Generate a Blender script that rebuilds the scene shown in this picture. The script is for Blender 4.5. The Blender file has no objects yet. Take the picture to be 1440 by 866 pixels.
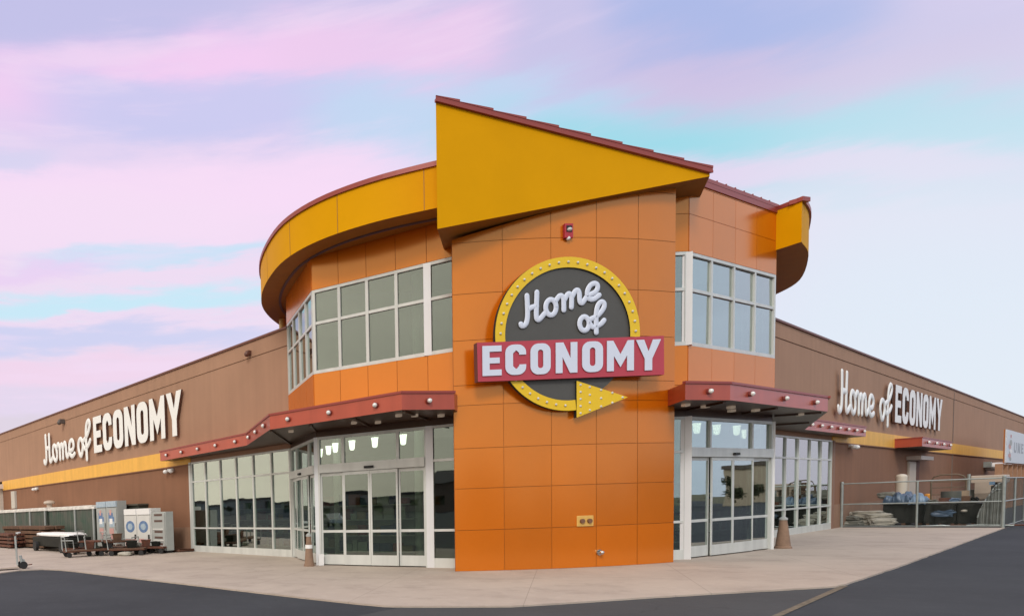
import bpy, math, random
from mathutils import Vector, Matrix, noise
rnd = random.Random(7)
R = math.radians
scn = bpy.context.scene
C = scn.collection

# ------------------------------------------------------------------ camera
# measured from the photograph (1440 px wide): focal length, principal point, roll and pitch
PF, PX, PY = 907.0, 240.0, 766.6
ROLL, PITCH, EYE = R(2.0), R(3.05), 1.65
Fw = Vector((0, math.cos(PITCH), -math.sin(PITCH)))
U0 = Vector((0, math.sin(PITCH), math.cos(PITCH)))
Rt = Vector((math.cos(ROLL), 0, 0)) - U0 * math.sin(ROLL)
Up = Vector((math.sin(ROLL), 0, 0)) + U0 * math.cos(ROLL)
cam = bpy.data.cameras.new('camera')
co = bpy.data.objects.new('camera', cam); C.objects.link(co)
cam.sensor_fit = 'HORIZONTAL'; cam.sensor_width = 36.0
cam.lens = PF / 1440 * 36.0
cam.shift_x = (720 - PX) / 1440
cam.shift_y = (PY - 433) / 1440
cam.clip_end = 3000
M = Matrix.Identity(4)
for i in range(3):
    M[i][0] = Rt[i]; M[i][1] = Up[i]; M[i][2] = -Fw[i]
M[0][3], M[1][3], M[2][3] = 0, 0, EYE
co.matrix_world = M
scn.camera = co

def ray(x, y): return Fw + Rt * ((x - PX) / PF) - Up * ((y - PY) / PF)
def onz(x, y, z=0.0):
    d = ray(x, y); t = (z - EYE) / d.z
    return Vector((d.x * t, d.y * t, z))
def onplane(x, y, a, b):
    n = Vector((-(b[1] - a[1]), b[0] - a[0])); d = ray(x, y)
    t = (a[0] * n.x + a[1] * n.y) / (d.x * n.x + d.y * n.y)
    return Vector((d.x * t, d.y * t, EYE + d.z * t))

# ------------------------------------------------------------------ colour helpers
def lin(c):
    def f(v):
        v /= 255.0
        return v / 12.92 if v <= 0.04045 else ((v + 0.055) / 1.055) ** 2.4
    return tuple(f(v) for v in c)

# ------------------------------------------------------------------ world
w = bpy.data.worlds.new('World'); scn.world = w; w.use_nodes = True
wt = w.node_tree; wt.nodes.clear()
def wn(t, **k):
    n = wt.nodes.new(t)
    for a, b in k.items(): setattr(n, a, b)
    return n
def wl(a, b): wt.links.new(a, b)
def wmath(op, a, b=None, c=None):
    n = wn('ShaderNodeMath', operation=op)
    for i, v in enumerate((a, b, c)):
        if v is None: continue
        if isinstance(v, (int, float)): n.inputs[i].default_value = v
        else: wl(v, n.inputs[i])
    return n.outputs[0]
SUN_EL, SUN_AZ = 38.0, 205.0      # compass style: 0 = +Y, clockwise
tc = wn('ShaderNodeTexCoord')
sep = wn('ShaderNodeSeparateXYZ'); wl(tc.outputs['Generated'], sep.inputs[0])
az = wmath('MULTIPLY', wmath('ARCTAN2', sep.outputs[0], sep.outputs[1]), 57.2958)
el = wmath('MULTIPLY', wmath('ARCSINE', sep.outputs[2]), 57.2958)
# horizontally streaked noise, used to fray the cloud edges
def wnoise(scale, zs, detail=5, off=0):
    mp = wn('ShaderNodeMapping'); mp.inputs['Scale'].default_value = (1, 1, zs)
    mp.inputs['Location'].default_value = (off, off * .7, 0)
    wl(tc.outputs['Generated'], mp.inputs[0])
    nz = wn('ShaderNodeTexNoise'); nz.inputs['Scale'].default_value = scale
    nz.inputs['Detail'].default_value = detail; nz.inputs['Roughness'].default_value = .55
    wl(mp.outputs[0], nz.inputs[0]); return nz.outputs[0]
n1 = wmath('SUBTRACT', wnoise(2.4, 6.0, 8), .5); n2 = wmath('SUBTRACT', wnoise(8.0, 5.0, 9, 3.1), .5); n3 = wnoise(4.0, 9.0, 9, 7.7)
eld = wmath('ADD', el, wmath('ADD', wmath('MULTIPLY', n1, 5.0), wmath('MULTIPLY', n2, 4.0)))
ramp = wn('ShaderNodeValToRGB')
cr = ramp.color_ramp
stops = [(0, (236, 222, 240)), (9, (232, 218, 240)), (16, (244, 226, 246)), (24, (246, 224, 248)), (31, (226, 214, 246)), (38, (205, 200, 238)), (60, (205, 205, 232)), (90, (215, 215, 228))]
while len(cr.elements) < len(stops): cr.elements.new(.5)
for e, (p, c) in zip(cr.elements, stops): e.position = p / 90; e.color = (*lin(c), 1)
wl(wmath('DIVIDE', eld, 90.0), ramp.inputs[0])
cur = ramp.outputs[0]
eld2 = wmath('ADD', el, wmath('ADD', wmath('MULTIPLY', n2, 3.0), wmath('MULTIPLY', n1, 1.2)))
def azel(x, y):
    d = ray(x, y)
    return math.degrees(math.atan2(d.x, d.y)), math.degrees(math.atan2(d.z, math.hypot(d.x, d.y)))
def blob(x1, y1, x2, y2, th, col, k=1.0, fray=1.0):
    """soft elongated cloud patch between two sky directions, th = half thickness in degrees"""
    global cur
    a1, e1 = azel(x1, y1); a2, e2 = azel(x2, y2)
    ca, ce = (a1 + a2) / 2, (e1 + e2) / 2
    L = max(math.hypot(a2 - a1, e2 - e1) / 2, .5); ang = math.atan2(e2 - e1, a2 - a1)
    da = wmath('SUBTRACT', az, ca)
    de = wmath('SUBTRACT', (eld, eld2)[fray == 2] if fray else el, ce)
    u = wmath('DIVIDE', wmath('ADD', wmath('MULTIPLY', da, math.cos(ang)), wmath('MULTIPLY', de, math.sin(ang))), L)
    v = wmath('DIVIDE', wmath('SUBTRACT', wmath('MULTIPLY', de, math.cos(ang)), wmath('MULTIPLY', da, math.sin(ang))), th)
    u2 = wmath('MULTIPLY', u, u)
    q = wmath('ADD', wmath('MULTIPLY', u2, u2), wmath('MULTIPLY', v, v))
    m = wmath('MULTIPLY', wmath('EXPONENT', wmath('MULTIPLY', wmath('POWER', q, 1.7 if fray else 1.0), -1.0)), k)
    mx = wn('ShaderNodeMix', data_type='RGBA')
    wl(m, mx.inputs[0]); wl(cur, mx.inputs[6]); mx.inputs[7].default_value = (*lin(col), 1)
    cur = mx.outputs[2]
blob(-150, 0, 330, 20, 3.6, (200, 198, 238), .9)
blob(560, 30, 1700, 40, 4.6, (205, 200, 236), .9)
blob(850, -20, 1250, 20, 3.0, (176, 190, 236), .95)
blob(-80, 125, 480, 45, 2.2, (252, 212, 248), .95, 2)
blob(380, 60, 720, 50, 2.4, (246, 210, 244), .85)
blob(860, 90, 1500, 135, 2.6, (216, 200, 232), .8)
blob(40, 140, 560, 135, 2.0, (208, 208, 246), .9)
blob(430, 165, 900, 165, 2.6, (198, 222, 248), .9)
blob(640, 198, 1750, 176, 2.5, (164, 224, 238), 1.0, 2)
blob(-300, 225, 620, 235, 2.6, (255, 226, 252), .95)
blob(-100, 300, 380, 320, 3.0, (252, 228, 250), .85)
blob(-140, 210, 80, 212, .9, (212, 216, 246), .6)
blob(40, 372, 420, 352, .9, (206, 232, 252), .95)
blob(-250, 422, 460, 412, 1.1, (206, 238, 252), 1.0)
blob(-200, 385, 160, 378, .8, (240, 214, 248), .8)
blob(-250, 448, 420, 440, .5, (246, 224, 246), .8)
blob(-250, 475, 420, 468, 1.1, (210, 214, 246), .9)
blob(-250, 535, 300, 515, 1.2, (248, 218, 240), .9)
blob(-300, 610, 200, 590, 1.1, (226, 214, 226), .7)
blob(900, 236, 1500, 238, .9, (240, 218, 244), .9, 2)
blob(1000, 420, 2000, 420, 10.0, (230, 238, 250), 1.0, 0)
blob(1000, 560, 2400, 560, 5.0, (230, 239, 249), .9, 0)
# thin bright wisps over everything
wm = wn('ShaderNodeMapRange'); wm.interpolation_type = 'SMOOTHSTEP'
wm.inputs['From Min'].default_value = .50; wm.inputs['From Max'].default_value = .72; wm.inputs['To Max'].default_value = .45; wl(n3, wm.inputs['Value'])
wx = wn('ShaderNodeMix', data_type='RGBA'); wl(wm.outputs[0], wx.inputs[0]); wl(cur, wx.inputs[6]); wx.inputs[7].default_value = (*lin((250, 226, 250)), 1)
cur_l = cur; cur = wx.outputs[2]
fr = wn('ShaderNodeMapRange'); fr.interpolation_type = 'SMOOTHSTEP'; fr.inputs['From Min'].default_value = 26; fr.inputs['From Max'].default_value = 40; wl(az, fr.inputs['Value'])
fx = wn('ShaderNodeMix', data_type='RGBA'); wl(fr.outputs[0], fx.inputs[0]); wl(cur, fx.inputs[6]); wl(cur_l, fx.inputs[7]); cur = fx.outputs[2]
# the rest of the sky, away from the sunset side: bright neutral overcast, warm on the left, cool on the right
dsel = wmath('ABSOLUTE', wmath('SUBTRACT', az, 20.0))
mr = wn('ShaderNodeMapRange'); mr.interpolation_type = 'SMOOTHSTEP'
mr.inputs['From Min'].default_value = 48; mr.inputs['From Max'].default_value = 75
wl(dsel, mr.inputs['Value'])
side = wn('ShaderNodeMapRange'); side.inputs['From Min'].default_value = -.9; side.inputs['From Max'].default_value = .9
wl(sep.outputs[0], side.inputs['Value'])
mside = wn('ShaderNodeMix', data_type='RGBA'); wl(side.outputs[0], mside.inputs[0])
mside.inputs[6].default_value = (*lin((238, 222, 202)), 1); mside.inputs[7].default_value = (*lin((172, 186, 202)), 1)
mrear = wn('ShaderNodeMix', data_type='RGBA', blend_type='MULTIPLY'); mrear.inputs[0].default_value = 1
wl(mside.outputs[2], mrear.inputs[6])
vr = wn('ShaderNodeMapRange'); vr.inputs['From Min'].default_value = -.3; vr.inputs['From Max'].default_value = .3
vr.inputs['To Min'].default_value = .82; vr.inputs['To Max'].default_value = 1.12
wl(n1, vr.inputs['Value']); wl(vr.outputs[0], mrear.inputs[7])
mx = wn('ShaderNodeMix', data_type='RGBA'); wl(mr.outputs[0], mx.inputs[0]); wl(cur, mx.inputs[6]); wl(mrear.outputs[2], mx.inputs[7])
bgc = wn('ShaderNodeBackground'); wl(mx.outputs[2], bgc.inputs[0]); zen = wn('ShaderNodeMapRange'); zen.interpolation_type = 'SMOOTHSTEP'
zen.inputs['From Min'].default_value = 40; zen.inputs['From Max'].default_value = 60; wl(el, zen.inputs['Value'])
wl(wmath('MULTIPLY_ADD', wmath('MAXIMUM', mr.outputs[0], zen.outputs[0]), 0.85, 1.0), bgc.inputs[1])
sky = wn('ShaderNodeTexSky'); sky.sky_type = 'NISHITA'; sky.sun_disc = False
sky.sun_elevation = R(SUN_EL); sky.sun_rotation = R(SUN_AZ)
bgn = wn('ShaderNodeBackground'); wl(sky.outputs[0], bgn.inputs[0]); bgn.inputs[1].default_value = 0.1
ms = wn('ShaderNodeMixShader'); ms.inputs[0].default_value = 0.93
wl(bgn.outputs[0], ms.inputs[1]); wl(bgc.outputs[0], ms.inputs[2])
wo = wn('ShaderNodeOutputWorld'); wl(ms.outputs[0], wo.inputs[0])

# ------------------------------------------------------------------ sun (thin overcast)
sl = bpy.data.lights.new('sun', 'SUN'); sl.energy = 1.5; sl.angle = R(14); sl.color = (1, .96, .9)
so = bpy.data.objects.new('sun', sl); C.objects.link(so)
sd = Vector((math.sin(R(SUN_AZ)) * math.cos(R(SUN_EL)), math.cos(R(SUN_AZ)) * math.cos(R(SUN_EL)), math.sin(R(SUN_EL))))
so.rotation_euler = sd.to_track_quat('Z', 'Y').to_euler()
scn.render.engine = 'CYCLES'
scn.view_settings.view_transform = 'Standard'; scn.view_settings.look = 'None'
scn.view_settings.exposure = 0.0; scn.view_settings.gamma = 1.0

# ------------------------------------------------------------------ materials
MT = {}
ISL = {'orange_panel': .93}; STREAK = {'brown_stucco': .94, 'brown_stucco_lower': .93, 'brown_base_course': .85, 'stripe_yellow': .9, 'lid_pale': .75, 'red_metal': .88, 'aluminium_frame': .88}
def mat(name, col, rough=.6, metal=0.0, spec=.5, var=0.0, vscale=3.0, bump=0.0, bscale=60.0, col2=None, coat=0, emit=None, stain=None):
    if name in MT: return MT[name]
    m = bpy.data.materials.new(name); m.use_nodes = True; t = m.node_tree
    b = t.nodes['Principled BSDF']
    b.inputs['Base Color'].default_value = (*col, 1)
    b.inputs['Roughness'].default_value = rough; b.inputs['Metallic'].default_value = metal
    b.inputs['Specular IOR Level'].default_value = spec; b.inputs['Coat Weight'].default_value = coat
    if coat: b.inputs['Coat Roughness'].default_value = .12
    if emit:
        b.inputs['Emission Color'].default_value = (*emit[0], 1); b.inputs['Emission Strength'].default_value = emit[1]
    tcn = t.nodes.new('ShaderNodeTexCoord')
    if var or col2:
        nz = t.nodes.new('ShaderNodeTexNoise'); nz.inputs['Scale'].default_value = vscale; nz.inputs['Detail'].default_value = 6
        nz.inputs['Roughness'].default_value = .6
        t.links.new(tcn.outputs['Object'], nz.inputs[0])
        mr_ = t.nodes.new('ShaderNodeMapRange'); mr_.inputs['From Min'].default_value = .3; mr_.inputs['From Max'].default_value = .7
        t.links.new(nz.outputs[0], mr_.inputs[0])
        mxn = t.nodes.new('ShaderNodeMix'); mxn.data_type = 'RGBA'
        c2 = col2 if col2 else tuple(v * (1 - var) for v in col)
        mxn.inputs[6].default_value = (*col, 1) if col2 else (*[v * (1 + var * .5) for v in col], 1)
        mxn.inputs[7].default_value = (*c2, 1)
        t.links.new(mr_.outputs[0], mxn.inputs[0]); t.links.new(mxn.outputs[2], b.inputs['Base Color'])
    if bump:
        nb = t.nodes.new('ShaderNodeTexNoise'); nb.inputs['Scale'].default_value = bscale; nb.inputs['Detail'].default_value = 4
        t.links.new(tcn.outputs['Object'], nb.inputs[0])
        bp = t.nodes.new('ShaderNodeBump'); bp.inputs['Strength'].default_value = bump; bp.inputs['Distance'].default_value = .01
        t.links.new(nb.outputs[0], bp.inputs['Height']); t.links.new(bp.outputs[0], b.inputs['Normal'])
    if name in ISL:
        t.nodes.active = b; lk = b.inputs['Base Color'].links[0].from_socket
        gi = t.nodes.new('ShaderNodeNewGeometry'); mq = t.nodes.new('ShaderNodeMapRange'); mq.inputs['To Min'].default_value = ISL[name]; mq.inputs['To Max'].default_value = 1.05
        t.links.new(gi.outputs['Random Per Island'], mq.inputs[0])
        mm = t.nodes.new('ShaderNodeMix'); mm.data_type = 'RGBA'; mm.blend_type = 'MULTIPLY'; mm.inputs[0].default_value = 1
        t.links.new(lk, mm.inputs[6]); t.links.new(mq.outputs[0], mm.inputs[7]); t.links.new(mm.outputs[2], b.inputs['Base Color'])
    if name in STREAK:
        lk = b.inputs['Base Color'].links[0].from_socket
        mp = t.nodes.new('ShaderNodeMapping'); mp.inputs['Scale'].default_value = (2.2, 2.2, .12); t.links.new(tcn.outputs['Object'], mp.inputs[0])
        ns = t.nodes.new('ShaderNodeTexNoise'); ns.inputs['Scale'].default_value = 1.6; ns.inputs['Detail'].default_value = 7; t.links.new(mp.outputs[0], ns.inputs[0])
        mq = t.nodes.new('ShaderNodeMapRange'); mq.inputs['From Min'].default_value = .35; mq.inputs['From Max'].default_value = .7; mq.inputs['To Min'].default_value = 1.03; mq.inputs['To Max'].default_value = STREAK[name]
        t.links.new(ns.outputs[0], mq.inputs[0])
        mm = t.nodes.new('ShaderNodeMix'); mm.data_type = 'RGBA'; mm.blend_type = 'MULTIPLY'; mm.inputs[0].default_value = 1
        t.links.new(lk, mm.inputs[6]); t.links.new(mq.outputs[0], mm.inputs[7]); t.links.new(mm.outputs[2], b.inputs['Base Color'])
    MT[name] = m; return m

ORANGE = mat('orange_panel', (.60, .142, .004), .18, .12, 1.0, var=.06, vscale=.7)
ORANGE.node_tree.nodes['Principled BSDF'].inputs['IOR'].default_value = 1.62
ORANGE.node_tree.nodes['Principled BSDF'].inputs['Specular Tint'].default_value = (1, .86, .42, 1)
ORANGE_D = mat('orange_joint', (.36, .10, .012), .6)
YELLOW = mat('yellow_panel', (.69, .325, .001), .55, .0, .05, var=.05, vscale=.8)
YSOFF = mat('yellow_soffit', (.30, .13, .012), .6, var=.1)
YLINE = mat('stripe_yellow', (.80, .43, .07), .55, var=.06)
RED = mat('red_metal', (.42, .078, .045), .3, .15, var=.08, vscale=1.2)
REDCAP = mat('red_cap', (.28, .045, .035), .4, .1)
BRN = mat('brown_stucco', (.37, .213, .138), .85, var=.08, vscale=.5, bump=.25, bscale=90)
BRN_D = mat('brown_stucco_lower', (.235, .11, .06), .85, var=.10, vscale=.6, bump=.25, bscale=90)
BRN_B = mat('brown_base_course', (.26, .15, .095), .85, var=.15, vscale=1.5, bump=.3, bscale=70)
COPE = mat('coping', (.16, .06, .045), .5, .2)
ALU = mat('aluminium_frame', (.60, .62, .60), .4, .15, var=.05, vscale=2)
ALU2 = mat('aluminium_column', (.72, .74, .76), .35, .1, var=.03)
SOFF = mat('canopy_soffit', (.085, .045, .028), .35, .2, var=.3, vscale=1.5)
WHITE = mat('white_paint', (.78, .78, .78), .5)
LETTER = mat('letter_face', (.62, .67, .80), .35)
LETTERW = mat('letter_white', (.80, .81, .80), .4)
LSIDE = mat('letter_return', (.10, .045, .03), .5)
BULB = mat('globe_glass', (.72, .74, .72), .12, spec=.7)
DARK = mat('black_rubber', (.015, .015, .016), .7)
GREYF = mat('sign_grey', (.075, .072, .066), .5, var=.06)
SYEL = mat('sign_yellow', (.76, .50, .008), .4)
SRED = mat('sign_red', (.44, .042, .068), .4)
CONC = None
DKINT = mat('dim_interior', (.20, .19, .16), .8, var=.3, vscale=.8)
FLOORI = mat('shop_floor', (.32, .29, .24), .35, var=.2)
GALV = mat('galvanised', (.34, .38, .37), .45, .5, var=.15, vscale=6)
GREENM = mat('green_sheet', (.045, .085, .062), .5, .1, col2=(.11, .10, .09), vscale=1.3)
WOOD = mat('rough_timber', (.15, .075, .04), .8, col2=(.07, .035, .02), vscale=4)
RUST = mat('rusty_red_frame', (.16, .05, .025), .7, col2=(.06, .025, .015), vscale=7)
BLACKP = mat('black_sheeting', (.013, .014, .011), .6, spec=.25, var=.4, vscale=3, bump=.5, bscale=6)
BLUET = mat('blue_tarp', (.022, .05, .10), .4, col2=(.09, .15, .23), vscale=2.5, bump=.6, bscale=7)
BAGW = mat('pale_sack', (.46, .43, .36), .6, col2=(.30, .29, .25), vscale=5, bump=.3, bscale=12)
BEIGE = mat('beige_paint', (.48, .40, .33), .5, var=.08)
GREYC = mat('grey_cabinet', (.36, .38, .37), .5, var=.08)
IVORY = mat('ivory_cabinet', (.62, .62, .60), .45, var=.06)
BLUEP = mat('blue_print', (.05, .12, .30), .5, col2=(.16, .26, .42), vscale=9)
BLUEL = mat('pale_blue_panel', (.28, .38, .48), .45, col2=(.42, .50, .56), vscale=6)
PINKP = mat('pink_print', (.55, .30, .28), .5)
REDP = mat('red_print', (.45, .06, .05), .5)
SLOT = mat('dark_slot', (.10, .055, .045), .6)
SAFEY = mat('safety_yellow', (.62, .26, .02), .5)
STONEC = mat('tan_receptacle', (.24, .15, .10), .75, var=.2, vscale=8)
CHROME = mat('chrome', (.6, .6, .6), .15, 1.0)
LAMPON = mat('lit_lampshade', (.8, .75, .68), .4, emit=((1, .92, .86), 4.5))
SOFLAMP = mat('soffit_light', (.5, .42, .34), .4, emit=((1, .8, .6), .12))

def glass(name, base, tint):
    m = bpy.data.materials.new(name); m.use_nodes = True; t = m.node_tree; t.nodes.clear()
    lw = t.nodes.new('ShaderNodeLayerWeight'); lw.inputs[0].default_value = .5
    # facing output at blend .5 = 1 - |cos|
    p = t.nodes.new('ShaderNodeMath'); p.operation = 'POWER'; p.inputs[1].default_value = .85
    t.links.new(lw.outputs['Facing'], p.inputs[0])
    q = t.nodes.new('ShaderNodeMath'); q.operation = 'MULTIPLY_ADD'; q.inputs[1].default_value = .9 - base; q.inputs[2].default_value = base
    t.links.new(p.outputs[0], q.inputs[0])
    g = t.nodes.new('ShaderNodeBsdfGlossy'); g.inputs[0].default_value = (.65, .71, .70, 1); g.inputs['Roughness'].default_value = .012
    nz = t.nodes.new('ShaderNodeTexNoise'); nz.inputs['Scale'].default_value = 1.3; nz.inputs['Detail'].default_value = 1
    tcn = t.nodes.new('ShaderNodeTexCoord'); t.links.new(tcn.outputs['Object'], nz.inputs[0])
    bp = t.nodes.new('ShaderNodeBump'); bp.inputs['Strength'].default_value = .05; bp.inputs['Distance'].default_value = .03
    t.links.new(nz.outputs[0], bp.inputs['Height']); t.links.new(bp.outputs[0], g.inputs['Normal'])
    tr = t.nodes.new('ShaderNodeBsdfTransparent'); tr.inputs[0].default_value = (*tint, 1)
    mxs = t.nodes.new('ShaderNodeMixShader'); t.links.new(q.outputs[0], mxs.inputs[0])
    t.links.new(tr.outputs[0], mxs.inputs[1]); t.links.new(g.outputs[0], mxs.inputs[2])
    o = t.nodes.new('ShaderNodeOutputMaterial'); t.links.new(mxs.outputs[0], o.inputs[0])
    MT[name] = m; return m
GLASS = glass('tinted_glass', .13, (.66, .76, .67))

def ground_mat(name, c1, c2, c3, scale, crack=False, joint=None):
    m = bpy.data.materials.new(name); m.use_nodes = True; t = m.node_tree; b = t.nodes['Principled BSDF']
    b.inputs['Roughness'].default_value = .85; b.inputs['Specular IOR Level'].default_value = .3
    tcn = t.nodes.new('ShaderNodeTexCoord')
    def nz(s, d, rough=.6):
        n = t.nodes.new('ShaderNodeTexNoise'); n.inputs['Scale'].default_value = s; n.inputs['Detail'].default_value = d
        n.inputs['Roughness'].default_value = rough; t.links.new(tcn.outputs['Object'], n.inputs[0]); return n.outputs[0]
    def mrg(v, a, bb):
        n = t.nodes.new('ShaderNodeMapRange'); n.inputs['From Min'].default_value = a; n.inputs['From Max'].default_value = bb
        t.links.new(v, n.inputs[0]); return n.outputs[0]
    def mixc(f, a, bb, k=None):
        n = t.nodes.new('ShaderNodeMix'); n.data_type = 'RGBA'; t.links.new(f, n.inputs[0])
        if isinstance(a, tuple): n.inputs[6].default_value = (*a, 1)
        else: t.links.new(a, n.inputs[6])
        n.inputs[7].default_value = (*bb, 1); return n.outputs[2]
    col = mixc(mrg(nz(scale, 5), .35, .65), c1, c2)
    big = t.nodes.new('ShaderNodeMath'); big.operation = 'MULTIPLY'; big.inputs[1].default_value = .55
    t.links.new(mrg(nz(scale * 9, 8, .7), .52, .75), big.inputs[0])
    col = mixc(big.outputs[0], col, c3)
    st = t.nodes.new('ShaderNodeMath'); st.operation = 'MULTIPLY'; st.inputs[1].default_value = .5
    t.links.new(mrg(nz(1.1, 8, .7), .53, .66), st.inputs[0]); col = mixc(st.outputs[0], col, tuple(v * .72 for v in c1))
    vo = t.nodes.new('ShaderNodeTexVoronoi'); vo.feature = 'DISTANCE_TO_EDGE'; vo.inputs['Scale'].default_value = .22
    wv = t.nodes.new('ShaderNodeTexNoise'); wv.inputs['Scale'].default_value = 1.4; wv.inputs['Detail'].default_value = 6; t.links.new(tcn.outputs['Object'], wv.inputs[0])
    va = t.nodes.new('ShaderNodeMix'); va.data_type = 'RGBA'; va.blend_type = 'LINEAR_LIGHT'; va.inputs[0].default_value = .35
    t.links.new(tcn.outputs['Object'], va.inputs[6]); t.links.new(wv.outputs['Color'], va.inputs[7]); t.links.new(va.outputs[2], vo.inputs['Vector'])
    ck = t.nodes.new('ShaderNodeMapRange'); ck.inputs['From Min'].default_value = .0; ck.inputs['From Max'].default_value = .0035; ck.inputs['To Min'].default_value = .55; ck.inputs['To Max'].default_value = 0
    t.links.new(vo.outputs['Distance'], ck.inputs[0])
    if crack: col = mixc(ck.outputs[0], col, tuple(v * .5 for v in c1))
    sp_ = t.nodes.new('ShaderNodeMath'); sp_.operation = 'MULTIPLY'; sp_.inputs[1].default_value = .35
    t.links.new(mrg(nz(38, 4, .8), .58, .70), sp_.inputs[0]); col = mixc(sp_.outputs[0], col, tuple(min(v * 2.2, .6) for v in c1))
    if joint:
        # saw-cut control joints on a rotated grid, as thin real-width dark lines
        mp = t.nodes.new('ShaderNodeMapping'); mp.inputs['Rotation'].default_value = (0, 0, joint[0])
        t.links.new(tcn.outputs['Object'], mp.inputs[0])
        bk = t.nodes.new('ShaderNodeTexBrick'); bk.offset = 0; bk.inputs['Scale'].default_value = 1.0
        bk.inputs['Brick Width'].default_value = joint[1]; bk.inputs['Row Height'].default_value = joint[1]
        bk.inputs['Mortar Size'].default_value = .008; bk.inputs['Mortar Smooth'].default_value = .3
        t.links.new(mp.outputs[0], bk.inputs[0])
        jm = t.nodes.new('ShaderNodeMath'); jm.operation = 'MULTIPLY'; jm.inputs[1].default_value = .45
        t.links.new(bk.outputs['Fac'], jm.inputs[0])
        col = mixc(jm.outputs[0], col, tuple(v * .45 for v in c1))
    t.links.new(col, b.inputs['Base Color'])
    bp = t.nodes.new('ShaderNodeBump'); bp.inputs['Strength'].default_value = .35; bp.inputs['Distance'].default_value = .01
    t.links.new(nz(55, 6, .7), bp.inputs['Height']); t.links.new(bp.outputs[0], b.inputs['Normal'])
    return m
WALK = ground_mat('pavement_concrete', (.455, .385, .325), (.385, .32, .272), (.525, .45, .385), .55, joint=(.55, 2.6))
ASPH = ground_mat('asphalt', (.040, .045, .052), (.028, .032, .038), (.058, .062, .067), .35, crack=True)
ASPH2 = ground_mat('asphalt_worn', (.060, .063, .066), (.052, .054, .057), (.075, .077, .078), .5, crack=True)
LAND = ground_mat('dry_land', (.12, .11, .06), (.09, .09, .05), (.15, .13, .08), .05)

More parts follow.
